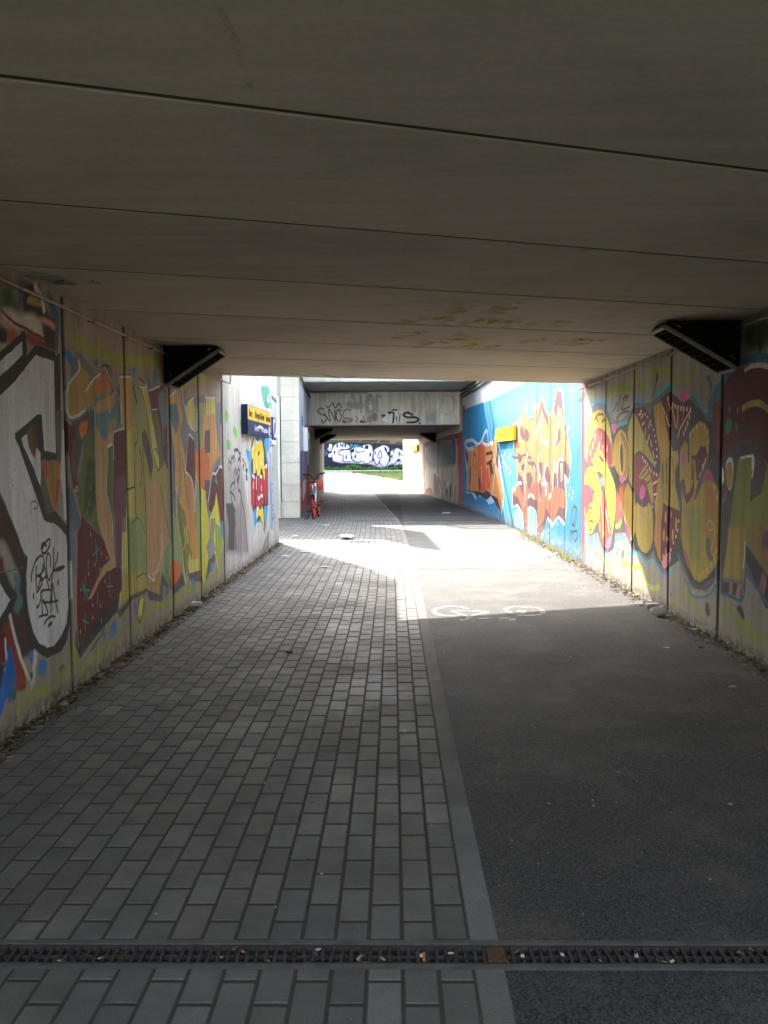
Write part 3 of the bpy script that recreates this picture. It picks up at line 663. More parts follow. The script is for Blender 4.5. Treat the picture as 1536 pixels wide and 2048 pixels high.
BLUE='''
P e0e2e8 .06 O 560 0 900 0 887 420 600 540 560 600
P e0e2e8 .05 M 0 0 800 0 750 140 520 250 400 310 140 400 100 400
C 58b8d8 .5 M 500 300 1000 160 1340 160 1340 700 900 600 500 500
C cyl .3 M 560 900 700 600 640 1500 500 1300
D .1 .1 e8f0f0 M 560 960 580 1000 610 980 540 940 600 900 570 1030 545 890 660 1480 720 1440 640 1380 560 860 620 1040
D .05 .05 e8f0f0 M 530 880 640 940 530 990 590 1100 560 840 600 1060 620 860 690 1500 660 1550 700 1400 1230 1210 1260 1250 1220 1280 1200 1150 1250 1310 820 1480 850 1540 980 1660 1100 1580 1010 1640 1000 1700 1210 560 1220 600 1250 680 840 360 860 400 1060 290 730 400
C d8b8dc .06 M 850 350 880 350 870 400 840 400
S .06 d8ecf4 .02 M 160 730 230 720 300 760 370 620 390 700
P c8d4f0 .012 M 150 720 175 800 300 760 330 720 430 730 460 680 510 900 540 1150 555 1300 530 1480 500 1440 460 1350 400 1380 360 1310 300 1290 260 1330 220 1260 170 1270 175 1050 150 880
P dk .004 M 155 740 180 800 300 770 350 720 420 750 455 700 500 800 495 960 500 1050 545 1300 520 1470 450 1340 420 1290 380 1330 300 1280 280 1310 250 1260 175 1240 180 980 155 860
P orl .003 M 155 745 180 800 235 800 260 780 300 775 330 740 380 760 440 740 470 700 480 800 470 940 490 980 505 1070 545 1290 520 1450 490 1320 450 1290 420 1280 400 1250 370 1230 340 1260 290 1240 260 1240 210 1240 175 1220 180 960 190 900 160 860
P oro .02 M 280 780 360 740 365 1250 300 1250 290 1000
P 8a3c30 .003 M 155 850 190 900 185 870 160 800
L .018 e0a8a0 .003 M 190 870 185 1060
S .018 dk .002 M 222 800 218 950 225 960
L .018 c8d4f0 .002 M 222 800 220 960
L .018 c8d4f0 .002 M 222 1060 222 1220
L .02 c8d4f0 .002 M 322 1000 324 1130
S .012 8a3c30 .002 M 300 780 285 1000 300 1230
S .012 8a3c30 .002 M 250 850 265 900 262 1000
S .014 dk .002 M 370 860 440 850 430 900
S .014 dk .002 M 380 960 430 930
S .014 dk .002 M 400 1200 420 1050 440 1060
S .02 8a3c30 .002 M 490 940 470 970 495 980
S .014 wh .002 M 440 830 445 940
S .014 wh .002 M 430 1270 450 1130 470 980
P f2f4f6 .01 M 640 560 700 500 760 420 780 310 800 490 860 460 930 245 960 300 1000 480 1060 380 1085 190 1150 210 1180 540 1210 700 1245 900 1215 1160 1180 1100 1200 1400 1170 1600 1110 1510 1040 1620 1000 1520 960 1640 930 1740 880 1700 860 1430 800 1440 810 1700 760 1670 740 1480 690 1390 640 1410 630 1220 690 1150 680 900 650 780
P 6a3c44 .004 M 660 580 710 510 765 430 778 330 800 510 860 480 930 260 970 400 1010 495 1060 395 1092 205 1140 225 1170 540 1205 700 1235 900 1215 1130 1170 1060 1175 1200 1190 1350 1175 1560 1110 1490 1050 1560 1000 1500 975 1600 920 1735 890 1700 890 1500 880 1440 820 1390 790 1420 800 1680 760 1660 745 1470 690 1370 645 1400 640 1280 660 1190 695 1130 690 960 660 840
P orl .003 M 670 590 720 510 770 440 778 340 800 515 850 510 880 450 930 265 945 420 1010 600 1005 490 1060 405 1090 480 1105 380 1140 380 1165 560 1200 700 1232 900 1220 1060 1170 920 1110 940 1090 1100 1060 1250 1180 1290 1185 1420 1120 1390 1050 1560 1000 1430 975 1400 960 1530 895 1620 920 1350 880 1330 820 1300 790 1330 800 1600 770 1550 730 1400 700 1300 660 1280 680 1150 730 1150 690 1000 670 840
P oro .05 M 650 1200 900 1150 1000 1150 1180 1240 1185 1420 1120 1390 1050 1560 1000 1430 975 1400 960 1530 895 1620 900 1330 820 1300 790 1330 800 1600 770 1550 730 1400 700 1300 655 1280
C 6a3c44 .003 M 690 860 705 850 740 900 720 950 700 940
C 6a3c44 .003 M 730 980 770 960 780 1020 740 1030
C 6a3c44 .003 M 770 600 810 650 800 720 770 730
C 6a3c44 .003 M 720 600 740 570 765 690 750 720 720 660
P 6a3c44 .003 M 920 580 940 700 960 740 1005 750 950 755 920 700 910 640
P 6a3c44 .003 M 890 540 940 300 940 400 910 520
P 6a3c44 .003 M 1085 300 1095 210 1140 220 1120 240 1100 290 1100 370 1085 370
P 6a3c44 .003 M 1110 560 1135 640 1120 740 1100 750
P 6a3c44 .003 M 980 960 1010 1000 1030 1120 1000 1230 975 1150 970 1050
P 6a3c44 .003 M 1170 920 1200 960 1230 1020 1215 1130 1180 1060
P 6a3c44 .003 M 820 930 870 940 880 1010 840 1010
P 6a3c44 .003 M 900 940 950 950 950 1080 930 1120
P e8a090 .003 M 850 960 880 960 880 1020 850 1010
P e8a090 .003 M 1055 920 1100 940 1100 1020 1060 1030
P aee0f0 .004 M 975 1150 1000 1150 1000 1240 975 1300
S .02 6a3c44 .002 M 1040 740 1080 760 1130 700
S .012 6a3c44 .002 M 640 880 680 900 780 870 800 950 880 1000 890 1400
S .012 6a3c44 .002 M 760 600 790 860 830 900
S .012 6a3c44 .002 M 1100 380 1150 380
S .014 wh .002 M 940 440 890 600 880 700
S .014 wh .002 M 990 960 960 1080 980 1160 930 1160 925 1080
S .014 wh .002 M 790 860 760 1080 770 1280 760 1380
S .014 wh .002 M 900 880 910 1100 920 1330
S .014 wh .002 M 1050 1220 1060 1040 1090 1040
S .014 wh .002 M 1110 380 1110 560 1080 740 1050 750
S .014 wh .002 M 1160 920 1110 940 1100 1200
S .02 wh .003 M 920 560 930 700 1000 760
L .02 e88860 .01 M 1115 440 1145 480
P 6a3c44 .003 M 700 1050 740 1100 760 1180 740 1300 715 1200 690 1130
P 6a3c44 .003 M 780 1060 820 1040 850 1120 815 1240 790 1180
P 6a3c44 .003 M 905 1180 930 1100 945 1250 925 1330
P 6a3c44 .003 M 1060 1060 1085 1050 1085 1180 1060 1230
P f4c8a8 .003 M 700 640 715 620 715 760 700 740
P f4c8a8 .003 M 1000 1280 1040 1250 1040 1300 1010 1340
P f4c8a8 .003 M 1130 960 1150 950 1150 1120 1135 1150
S .012 6a3c44 .002 M 680 1150 740 1170 760 1300 770 1480
S .012 6a3c44 .002 M 820 1300 860 1200 880 1050
S .012 6a3c44 .002 M 975 1400 1000 1260 985 1180
S .012 6a3c44 .002 M 1050 1560 1060 1400 1090 1280
S .012 6a3c44 .002 M 1120 1390 1130 1240 1160 1180
S .012 6a3c44 .002 M 1180 540 1190 700 1170 900
S .014 wh .002 M 660 1240 690 1160 730 1160
S .014 wh .002 M 800 1300 830 1280 860 1310
S .014 wh .002 M 720 520 700 620 705 720
P 6a3c44 .003 M 200 1000 215 1000 215 1180 200 1160
P 6a3c44 .003 M 290 1120 310 1100 315 1230 295 1220
P dk .003 M 400 950 420 930 440 1040 415 1060
P e8643c .01 M 365 1000 395 1010 400 1230 370 1220
S .014 wh .002 M 160 760 180 810 235 805
S .014 wh .002 M 335 745 380 765 440 745
L .02 e88860 .01 M 1120 500 1150 540
P 8fdcec .02 M 800 1430 860 1410 890 1500 880 1690 820 1700
P 8fdcec .02 M 690 1400 740 1500 750 1640 660 1600 650 1450
S .016 dk .003 M 1275 1380 1250 1450 1240 1550 1260 1590 1280 1500 1290 1420 1270 1400 1300 1430 1280 1590 1250 1580
S .014 dk .003 M 1235 1650 1225 1750
S .014 dk .003 M 1240 1640 1250 1700 1245 1760
S .014 dk .003 M 1270 1650 1270 1750 1300 1720 1300 1650 1250 1660
P red .006 O 600 480 610 480 612 570 560 850 550 700 560 500
P d84050 .004 X 1163.5 760 1169.5 760 1169.5 1140 1163.5 1140
D .1 .03 c8d048 M 1230 1900 1290 1950 1000 1790 1050 1810 960 1760 1180 1880 860 1710
P 2a9cb0 .004 M 1285 150 1310 150 1310 210 1290 200
'''
T2R='''
P red .03 O 490 860 575 820 580 1860 520 1850 525 1400 500 1150 495 1000
P 7a2824 .06 O 50 1000 520 850 520 930 400 960 260 1000 240 1080 200 1020 60 1060
C 3c4c88 .2 O 430 950 480 950 490 1250 430 1280
C 6a7888 .3 O 100 1040 400 980 420 1300 100 1300
P c8c2b6 .2 O 60 1380 260 1350 490 1300 490 1650 290 1700 60 1640
P 8a3028 .02 O 190 1420 210 1400 230 1500 255 1400 265 1700 240 1740 190 1700
P 5a2824 .02 O 245 980 260 980 250 1420 235 1400
S .12 5a2824 .02 O 250 1000 250 1400
P red .04 O 60 1640 130 1600 160 1620 180 1720 80 1700
P red .04 O 40 1000 70 1000 60 1500 80 1700 60 1700
C 4a4844 .05 O 400 1600 430 1550 420 1760 400 1780
C 4a4844 .05 O 330 1600 345 1500 350 1640 380 1600 370 1760
S .08 4a4844 .03 O 480 1600 475 1760
S .1 6a6a70 .04 O 300 1380 305 1560
S .1 7a7468 .04 O 270 1500 330 1780
D .3 .3 4a4844 O 553 890
P c09878 .05 O 490 1000 520 1050 515 1300 495 1500 505 1700 490 1750 480 1500
S .2 8a8478 .1 O 440 1300 440 1700
'''
T2L='''
P b4b4b8 .05 X 600 750 607 750 607 1032 600 1040
P c8ccd0 .2 X 604 770 618 770 618 860 604 860
C 6a8ab8 .05 X 603 830 606 835 606 850 603 850
P d8a878 .05 X 609 848 612 848 612 864 609 864
C d03028 .03 X 612 851 616 850 617 862 614 866 611 864
P plp .04 X 602 900 614 900 615 955 603 960
P 5a5870 .04 X 600 905 604 900 605 960 600 980
P a83040 .04 X 602 962 616 948 617 980 622 1000 614 1015 602 1032
C c0a8b0 .04 X 606 965 612 960 611 985 606 1000
P 8a3028 .06 X 614 930 618 930 620 1010 616 1012
P 7a7468 .1 X 618 860 640 870 640 960 618 960
P a83028 .05 X 630 985 646 960 650 1000 630 1010
S .08 5a5450 .03 X 629 900 629 960
C c04040 .05 X 640 880 644 885 643 900 640 895
'''
BEAM='''
P 6c5c44 .03 R 20 20 1500 15 1490 66 25 66
P 7a7268 .1 R 60 60 600 66 600 80 60 80
S .03 dk .006 R 205 200 215 215 235 210 265 170 280 210 300 215 325 175 350 218
S .035 dk .006 R 180 235 150 222 122 250 150 280 200 300 210 320 175 365 160 330
S .03 dk .006 R 180 265 240 350 225 250 240 240 290 340 285 240
S .03 dk .006 R 350 240 310 240 300 300 320 350 345 320 340 270 325 245
S .03 6a6660 .01 R 440 245 400 235 370 260 365 300 375 330
C 6a5a4c .05 R 350 350 370 335 400 360 370 365
S .06 9a8070 .03 R 390 320 450 330 440 350 400 350
S .08 a2a6a4 .05 R 450 80 490 190
S .08 a2a6a4 .05 R 530 80 540 260
S .2 a2a6a4 .1 R 540 200 480 200 420 190
S .12 a2a6a4 .05 R 600 260 600 130 640 110 650 260
S .1 a2a6a4 .05 R 600 200 650 200
S .12 a2a6a4 .05 R 690 250 690 110 720 110
C e0e0de .04 R 615 190 640 190 640 240 615 230
C 9a8a60 .05 R 645 280 690 275 690 340 650 345
C 5c5048 .04 R 530 340 560 340 570 365 530 362
S .03 6a645c .02 R 560 300 575 355 600 345
S .02 dk .01 R 490 300 500 340 480 355
C a0a09a .03 R 600 300 640 300 640 350 600 350
C dcdad4 .03 R 740 290 900 240 890 360 760 350
S .05 5a544c .01 R 735 290 770 290 740 310
S .06 4a443c .01 R 800 265 850 270 845 360
S .05 dk .01 R 810 275 835 262
S .05 4a443c .01 R 880 240 840 240
S .03 dk .01 R 880 300 875 355
S .03 dk .01 R 915 280 905 345
S .07 dk .006 R 1030 285 985 265 945 285 980 310 1050 310 1090 330 1060 355 985 360
D .07 .06 dk R 1102 366
S .07 bab6ac .05 R 1025 110 1040 250 1070 190 1110 180
S .07 bab6ac .05 R 1095 100 1110 260
S .08 bab6ac .05 R 1150 250 1150 120 1190 105 1200 250
S .07 bab6ac .05 R 1250 250 1255 120 1290 130
S .08 bab6ac .05 R 1320 130 1310 250 1380 280 1440 180 1400 110 1330 110
P 9aa0a4 .3 R 1150 260 1260 260 1260 370 1150 370
'''
GWAN='''
P 6c6252 .15 Q -200 100 1400 100 1400 225 900 185 400 165 -200 150
D .5 .25 4a3a2c Q 690 150 880 165 930 170 500 145 1100 190 400 150 760 150 620 160
C 3a4a2a .2 Q 60 130 330 130 330 165 60 165
S .06 2a6888 .04 Q 50 270 100 330 30 370
S .06 2a6888 .04 Q 40 320 90 325
D .3 .3 b8a0c8 Q 140 265
D .2 .25 e0d8ec Q 145 220 138 355
P c0a8d0 .08 Q 180 430 290 460 470 460 560 470 720 480 820 520 900 530 980 480 1200 500 1210 440 900 440 500 430 180 400
C lv .05 Q 160 310 200 210 300 170 400 210 415 250 330 270 290 290 420 290 460 440 330 440 300 410 230 440 180 400
C lv .05 Q 430 280 470 250 540 240 620 260 600 220 700 205 735 250 730 420 690 470 600 460 530 450 450 400
C lv .05 Q 745 400 760 270 850 220 940 230 965 300 960 440 900 510 830 450 790 480
C lv .05 Q 980 420 990 290 1060 255 1130 280 1190 330 1230 480 1170 480 1100 400 1020 480
S .05 14161c .03 Q 160 310 200 210 300 172 400 215 415 250
S .06 14161c .03 Q 425 300 460 440
S .07 14161c .03 Q 320 270 270 290 265 340 300 350
S .06 14161c .03 Q 320 350 330 440 440 440
S .07 14161c .03 Q 430 280 440 400 520 450 570 440
S .06 14161c .03 Q 500 270 510 310 540 310 600 300 620 290
S .06 14161c .03 Q 580 430 640 470 700 450 735 400 735 250 700 210
S .07 14161c .03 Q 745 400 755 280 850 222
S .06 14161c .03 Q 800 380 830 300 850 300 860 380 820 390
S .06 14161c .03 Q 830 450 900 520 960 440 970 310
S .07 14161c .03 Q 750 400 790 490 840 420
S .06 14161c .03 Q 980 430 985 300 1060 257
S .06 14161c .03 Q 1000 470 1040 470 1100 400
S .06 14161c .03 Q 1100 300 1150 360 1180 300
D .12 .3 14161c Q 200 310 372 380 495 370 700 345 770 320 1005 370 1105 340 240 220 285 210 320 215 350 215 450 290 470 280 640 240 665 240 910 260 930 290 950 330 1030 290
S .05 2a88b0 .03 Q 415 235 440 200 450 240
S .05 2a88b0 .03 Q 470 240 490 205 500 240 520 210 560 235 600 225
'''
FARR='''
S .5 90c070 .3 O 10 950 40 980
C 80b078 .3 X 812 882 818 882 818 895 812 895
C e08090 .2 X 836 878 841 878 841 892 836 892
C e0a0a0 .3 X 838 880 846 882 846 890 838 890
D .3 .3 8a8a84 X 844 893
S .1 8a8a88 .03 X 820 905 820 918
S .1 8a8a88 .03 X 829 918 829 934
'''
def crv(P, closed):                         # Catmull-Rom
    P = np.array(P); n = len(P)
    if n < 3: return P
    out = []; t = np.linspace(0, 1, 6, endpoint=False)[:, None]
    for i in range(n if closed else n-1):
        if closed: a, b, c, d = P[i-1], P[i], P[(i+1) % n], P[(i+2) % n]
        else: a, b, c, d = P[max(i-1, 0)], P[i], P[i+1], P[min(i+2, n-1)]
        out.append(.5*((2*b)+(c-a)*t+(2*a-5*b+4*c-d)*t*t+(3*b-a-3*c+d)*t**3))
    if not closed: out.append(P[-1:])
    return np.concatenate(out)
def pts_of(tok, wall):
    fr = FR['X']; out = []; i = 0
    while i < len(tok):
        if tok[i] in FR: fr = FR[tok[i]]; i += 1; continue
        out.append(wall.uv(fr[0]+float(tok[i])/fr[2], fr[1]+float(tok[i+1])/fr[2])); i += 2
    return out
def colr(s): return np.array(srgb(PAL.get(s, s)))
def segdist(U, V, P, closed):
    D = np.full(U.shape, 1e9); n = len(P)
    for i in range(n if closed else n-1):
        a = P[i]; b = P[(i+1) % n]; dx, dy = b[0]-a[0], b[1]-a[1]; L = dx*dx+dy*dy+1e-12
        t = np.clip(((U-a[0])*dx+(V-a[1])*dy)/L, 0, 1)
        D = np.minimum(D, (U-a[0]-t*dx)**2+(V-a[1]-t*dy)**2)
    return np.sqrt(D)
def pxm(wall, u):                            # thinnest mark worth painting at this distance
    p = wall.at(u, 0); n = abs(wall.n.dot(Vector((p.x, p.y, 0)))); return min(.14, (p.x**2+p.y**2)/(n+.5)/F*.95)
def paint(U, V, C, wall, text, wob=None):
    for ln in text.strip().split('\n'):
        tk = ln.split(); op = tk[0]
        if op == 'D':
            w0, h_ = float(tk[1]), float(tk[2]); c = colr(tk[3])
            for (u, v) in pts_of(tk[4:], wall):
                w_ = max(w0, 2.4*pxm(wall, u))
                m = (abs(U-u) < w_) & (abs(V-v) < h_)
                if not m.any(): continue
                q = ((U[m]-u)/w_*2)**2+((V[m]-v)/h_*2)**2; al = np.clip((1.15-q)/.3, 0, 1)[:, None]; C[m] = C[m]*(1-al)+c*al
            continue
        if op in 'PC': c = colr(tk[1]); soft = float(tk[2]); P = pts_of(tk[3:], wall); wd = 0
        else: wd = float(tk[1]); c = colr(tk[2]); soft = float(tk[3]); P = pts_of(tk[4:], wall)
        P = crv(P, op == 'C') if op in 'CS' else np.array(P)
        if wd: wd = max(wd, 1.35*pxm(wall, float(np.mean(P[:, 0]))))
        soft = max(soft, .004); pad = soft+wd
        m = (U > P[:, 0].min()-pad) & (U < P[:, 0].max()+pad) & (V > P[:, 1].min()-pad) & (V < P[:, 1].max()+pad)
        if not m.any(): continue
        u, v = U[m], V[m]
        if wob is not None: u = u+wob[0][m]; v = v+wob[1][m]
        if op in 'SL': al = np.clip((wd/2-segdist(u, v, P, False))/soft+.5, 0, 1)
        else:
            ins = np.zeros(u.shape, bool); n = len(P)
            for i in range(n):
                x0, y0 = P[i-1]; x1, y1 = P[i]
                if y0 == y1: continue
                k = ((y0 > v) != (y1 > v)) & (u < (x1-x0)*(v-y0)/(y1-y0)+x0); ins ^= k
            d = segdist(u, v, P, True); al = np.clip(np.where(ins, d, -d)/soft+.5, 0, 1)
        al = (al*al*(3-2*al))[:, None]; C[m] = C[m]*(1-al)+c*al
def vnoise(U, V, s, seed):                   # smooth value noise
    r = np.random.default_rng(seed); g = r.random((64, 64)); x = U/s+100; y = V/s+100
    xi = np.floor(x).astype(int); yi = np.floor(y).astype(int); fx = x-xi; fy = y-yi; fx = fx*fx*(3-2*fx); fy = fy*fy*(3-2*fy)
    G = lambda i, j: g[i % 64, j % 64]
    return (G(xi, yi)*(1-fx)+G(xi+1, yi)*fx)*(1-fy)+(G(xi, yi+1)*(1-fx)+G(xi+1, yi+1)*fx)*fy
def painted_wall(name, wall, u0, u1, z0, z1, du, dv, base, art, joints, mat, gain=1., thick=.3, gw=.012, gd=.014, gdark=.3, end0=0., end1=0., parent=None):
    """sheet of painted panels with recessed joints, on a solid concrete body"""
    us = []; u = u0
    while u < u1: us.append(u); u += du(u) if callable(du) else du
    us.append(u1); js = [j for j in joints if u0+.03 < j < u1-.03]
    us = [x for x in us if all(abs(x-j) > gw/2+.004 for j in js)]
    for j in js: us += [j-gw/2-.002, j-gw/2, j+gw/2, j+gw/2+.002]
    us = np.array(sorted(us)); vv = np.linspace(z0, z1, int((z1-z0)/dv)+1)
    U, V = np.meshgrid(us, vv, indexing='ij'); nu, nv = U.shape
    gr = np.zeros(nu, bool)
    for j in js: gr |= abs(us-j) <= gw/2+1e-6
    Uf, Vf = U.ravel(), V.ravel(); C = np.tile(colr(base), (len(Uf), 1))
    k = .88+.2*vnoise(Uf, Vf, .5, 3)[:, None]; C = C*k
    wob = ((vnoise(Uf, Vf, .05, 1)-.5)*.007, (vnoise(Uf, Vf, .05, 2)-.5)*.007)
    paint(Uf, Vf, C, wall, art, wob)
    C = np.minimum(C*gain, .86)
    G = np.repeat(gr, nv); C[G] = C[G]*gdark+np.array(srgb('1c1a16'))*(1-gdark)*.6
    off = np.where(G, -gd, 0.)+(vnoise(Uf, Vf, .6, 5)-.5)*.004
    a, d, n = (np.array(q) for q in (wall.a, wall.d, wall.n))
    Pp = a+Uf[:, None]*d+off[:, None]*n+np.array((0, 0, 1))*Vf[:, None]
    I = np.arange(nu*nv).reshape(nu, nv)
    q = np.stack([I[:-1, :-1], I[1:, :-1], I[1:, 1:], I[:-1, 1:]], -1).reshape(-1, 4)
    if np.cross(d, (0, 0, 1)).dot(n) < 0: q = q[:, ::-1]
    # body box behind
    fb = -.03; bx = []
    for o_ in (fb, -thick):
        for uu, z in ((u0-end0, z0), (u1+end1, z0), (u1+end1, z1), (u0-end0, z1)): bx.append(a+uu*d+o_*n+np.array((0, 0, z)))
    base_i = len(Pp)
    # rim joining sheet edge to the body
    rim = []
    for (iu, iv) in ((0, 0), (nu-1, 0), (nu-1, nv-1), (0, nv-1)): rim.append(I[iu, iv])
    Pp = np.concatenate([Pp, np.array(bx)])
    bf = [(0, 1, 2, 3), (4, 7, 6, 5), (0, 4, 5, 1), (1, 5, 6, 2), (2, 6, 7, 3), (3, 7, 4, 0)]
    bf = [tuple(base_i+k for k in f) for f in bf]
    B = [base_i+k for k in range(4)]
    bf += [(rim[0], rim[1], B[1], B[0]), (rim[1], rim[2], B[2], B[1]), (rim[2], rim[3], B[3], B[2]), (rim[3], rim[0], B[0], B[3])]
    F4 = np.concatenate([q, np.array(bf)]).astype(np.int32)
    me = bpy.data.meshes.new(name); me.vertices.add(len(Pp)); me.vertices.foreach_set('co', Pp.astype('f').ravel())
    me.loops.add(F4.size); me.loops.foreach_set('vertex_index', F4.ravel())
    me.polygons.add(len(F4)); me.polygons.foreach_set('loop_start', np.arange(0, F4.size, 4, dtype=np.int32))
    me.update(calc_edges=True); me.validate()
    C = np.concatenate([C, np.tile(colr(base), (8, 1))]); CA = np.ones((len(C), 4), 'f'); CA[:, :3] = C
    at = me.color_attributes.new('Col', 'FLOAT_COLOR', 'POINT'); at.data.foreach_set('color', CA.ravel())
    return link(name, me, mat, parent)
PAINT = m_paint()
CONC = m_concrete('bare_concrete', 'b4ac9c'); CONCL = m_concrete('pale_concrete', 'c8c8bf', .12, .15)
CEIL = m_concrete('beam_concrete', 'cbc4b2', .16, .2, False, .4)
# ================================================================ walls
WL = Wall((-2.06, 0), (-2.06, 14.8)); WR = Wall((2.63, 0), (2.66, 11.75))
WB1 = Wall((2.68, 11.72), (2.66, 16.5)); WB2 = Wall((2.66, 16.5), (2.17, 26.2))
WT2L = Wall((-2.41, 21.26), (-3.26, 39)); WT2R = Wall((2.17, 26.2), (1.19, 39.0)); WFR = Wall((1.19, 39.0), (.55, 47.2))
WG = Wall((-14, 56), (8, 56))
def ju(wall, px, y=900): return wall.uv(px, y)[0]
near = lambda u: .005 if u < 6.5 else .009
jl = [ju(WL, p, y) for p, y in ((130, 800), (253, 900), (341, 900), (399, 950), (446, 950))]
o = painted_wall('graffiti_wall', WL, -5, 10.05, 0, 2.52, lambda u: .25 if u < 3.2 else near(u), .0042, '968a78', LEFT, jl+[-1.2, .3, 1.75, 3.3], PAINT, 1.52, gw=.055, gd=.02, gdark=.13)
setp(o, 'underpass wall left of the brick footpath with a white bubble letter and ochre and maroon graffiti', 'wall')
o = painted_wall('graffiti_wall', WL, 10.055, 14.8, 0, 3.42, .014, .008, 'cfccc6', WHITE, [ju(WL, p) for p in (479, 509, 534, 546)], PAINT, gw=.014, gdark=.5)
setp(o, 'pale open-air wall with a yellow and red graffiti piece and a smoky grey hand drawing', 'wall')
jr = [ju(WR, p) for p in (1211, 1267, 1340, 1442)]
o = painted_wall('graffiti_wall', WR, -5, 11.7, 0, 2.545, lambda u: .25 if u < 4.9 else near(u), .0042, '9a9486', RIGHT, jr+[4.6, 3.2, 1.8, .4], PAINT, 1.08, gw=.055, gd=.02, gdark=.13)
setp(o, 'underpass wall right of the asphalt lane with yellow letters filled with hearts and pink dots', 'wall')
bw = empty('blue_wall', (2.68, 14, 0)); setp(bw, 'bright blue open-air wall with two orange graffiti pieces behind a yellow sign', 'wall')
painted_wall('wall_panel', WB1, 0, WB1.L, 0, 4.4, .016, .009, '1e9ccc', BLUE, [ju(WB1, p) for p in (1131, 1100.6, 1072.5, 1046.9)], PAINT, .45, gw=.03, parent=bw)  # sunlit panel: paint dimmed further than on the shaded panel, to offset the sun
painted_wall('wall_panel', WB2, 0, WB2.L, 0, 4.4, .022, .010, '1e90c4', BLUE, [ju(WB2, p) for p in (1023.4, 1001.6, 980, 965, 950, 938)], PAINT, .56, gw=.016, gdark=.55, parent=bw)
o = painted_wall('graffiti_wall', WT2L, .16, 17.75, 0, 3.65, .04, .02, 'a8a294', T2L, [ju(WT2L, p) for p in (617, 622, 627, 632, 637)], PAINT, gw=.03)
setp(o, 'far left underpass wall with purple and red paint behind the orange bicycle', 'wall')
o = painted_wall('graffiti_wall', WT2R, 0, WT2R.L, 0, 2.7, .03, .015, 'b4aea2', T2R, [ju(WT2R, p) for p in (853, 860, 868, 877, 886, 893, 900, 908)], PAINT, gw=.03)
setp(o, 'far right underpass wall with peeling grey and dark red paint and a red corner band', 'wall')
o = painted_wall('panel_wall', WFR, .01, WFR.L, -.05, 3.6, .04, .03, 'c4c2bc', FARR, [ju(WFR, p) for p in (815, 820, 825, 830, 836, 842)], PAINT, .55, gw=.03)
setp(o, 'sunlit pale panel wall beyond the far underpass with a small yellow sign', 'wall')
o = painted_wall('graffiti_wall', WG, 0, 22, .3, 3.4, .06, .035, '1a202c', GWAN, [], PAINT, gw=.03)
setp(o, 'dark blue wall at the far end with big white and lilac letters above green weeds', 'wall')
# ================================================================ near bridge deck: skewed precast beams
SK = .342; Hc = lambda x: 2.52+.004*x
deck = empty('bridge_deck', (0, 5, 2.52)); setp(deck, 'low concrete bridge deck of wide slanting beams overhead, forming the ceiling of the near underpass', 'bridge')

Yj = [2.652-1.238*k for k in range(2, 0, -1)]+[2.652, 3.872, 5.101, 6.40, 7.66, 8.93, 10.80]
x0, x1 = -2.9, 3.4
def beam(ya, yb):
    m = MB(); g = .017; c = .003; prof = []
    ya += g; yb -= g
    L = []
    for x in (x0, x1):
        y = SK*x; h = Hc(x); L.append([Vector((x, ya+y, h+c)), Vector((x, ya+y+c, h)), Vector((x, yb+y-c, h)), Vector((x, yb+y, h+c)), Vector((x, yb+y, h+.85)), Vector((x, ya+y, h+.85))])
    m.hull(L[0], L[1]); return m
for i in range(len(Yj)-1): beam(Yj[i], Yj[i+1]).build('beam', CEIL, deck)
m = MB()
for y in Yj[1:-1]:
    for s0, s1, h0 in ((-.0165, -.004, .007), (.004, .0165, .007), (-.004, .004, .002)):
        P = [Vector((x, y+SK*x+s, Hc(x)+h0+dz)) for x in (x0, x1) for s, dz in ((s0, 0), (s1, 0), (s1, .1), (s0, .1))]
        m.hull(P[:4], P[4:])
m.build('joint_filler', m_plain('dark_sealant', '50483c', .9), deck)
m = MB(); yE = Yj[-1]
m.hull([Vector((x0, yE+SK*x0-.35, Hc(x0)+.86)), Vector((x0, yE+SK*x0-.01, Hc(x0)+.86)), Vector((x0, yE+SK*x0-.01, Hc(x0)+1.0)), Vector((x0, yE+SK*x0-.35, Hc(x0)+1.0))],
       [Vector((x1, yE+SK*x1-.35, Hc(x1)+.86)), Vector((x1, yE+SK*x1-.01, Hc(x1)+.86)), Vector((x1, yE+SK*x1-.01, Hc(x1)+1.0)), Vector((x1, yE+SK*x1-.35, Hc(x1)+1.0))])
m.build('edge_curb', CONC, deck)
# faded scribbles sprayed on the ceiling
def ceil_ribbon(m, px, w_, dz=.003):
    P = [Vector(onZ(x, y, 2.52)+(0,)) for x, y in px]; P = [Vector((p.x, p.y, Hc(p.x)-dz)) for p in P]
    Q = [Vector(tuple(q)) for q in crv([tuple(p) for p in P], False)]; n = len(Q); vs = []
    for i, q in enumerate(Q):
        d = Q[min(i+1, n-1)]-Q[max(i-1, 0)]; d.z = 0; d.normalize(); s = Vector((-d.y, d.x, 0))*w_/2*(.4+.6*math.sin(math.pi*(i+.5)/n))
        vs += [q-s, q+s]
    m.add(vs, [(2*i, 2*i+1, 2*i+3, 2*i+2) for i in range(n-1)])
def m_fade(name, c, lo, hi):
    n = NT(name, .9); n.col(srgb(c)); n.b.inputs['Specular IOR Level'].default_value = .1; tr = n.N.new('ShaderNodeBsdfTransparent'); mx = n.N.new('ShaderNodeMixShader')
    n.lk(n.ramp(n.noise(9, 5, .7), [(lo, 0.0), (hi, .8)]), mx.inputs[0]); n.lk(tr.outputs[0], mx.inputs[1]); n.lk(n.b.outputs[0], mx.inputs[2])
    n.lk(mx.outputs[0], n.N['Material Output'].inputs[0]); return n.m
m = MB(); Z = lambda s: [(780+a_/3.34, 560+b_/3.34) for a_, b_ in zip(*[iter([float(t) for t in s.split()])]*2)]
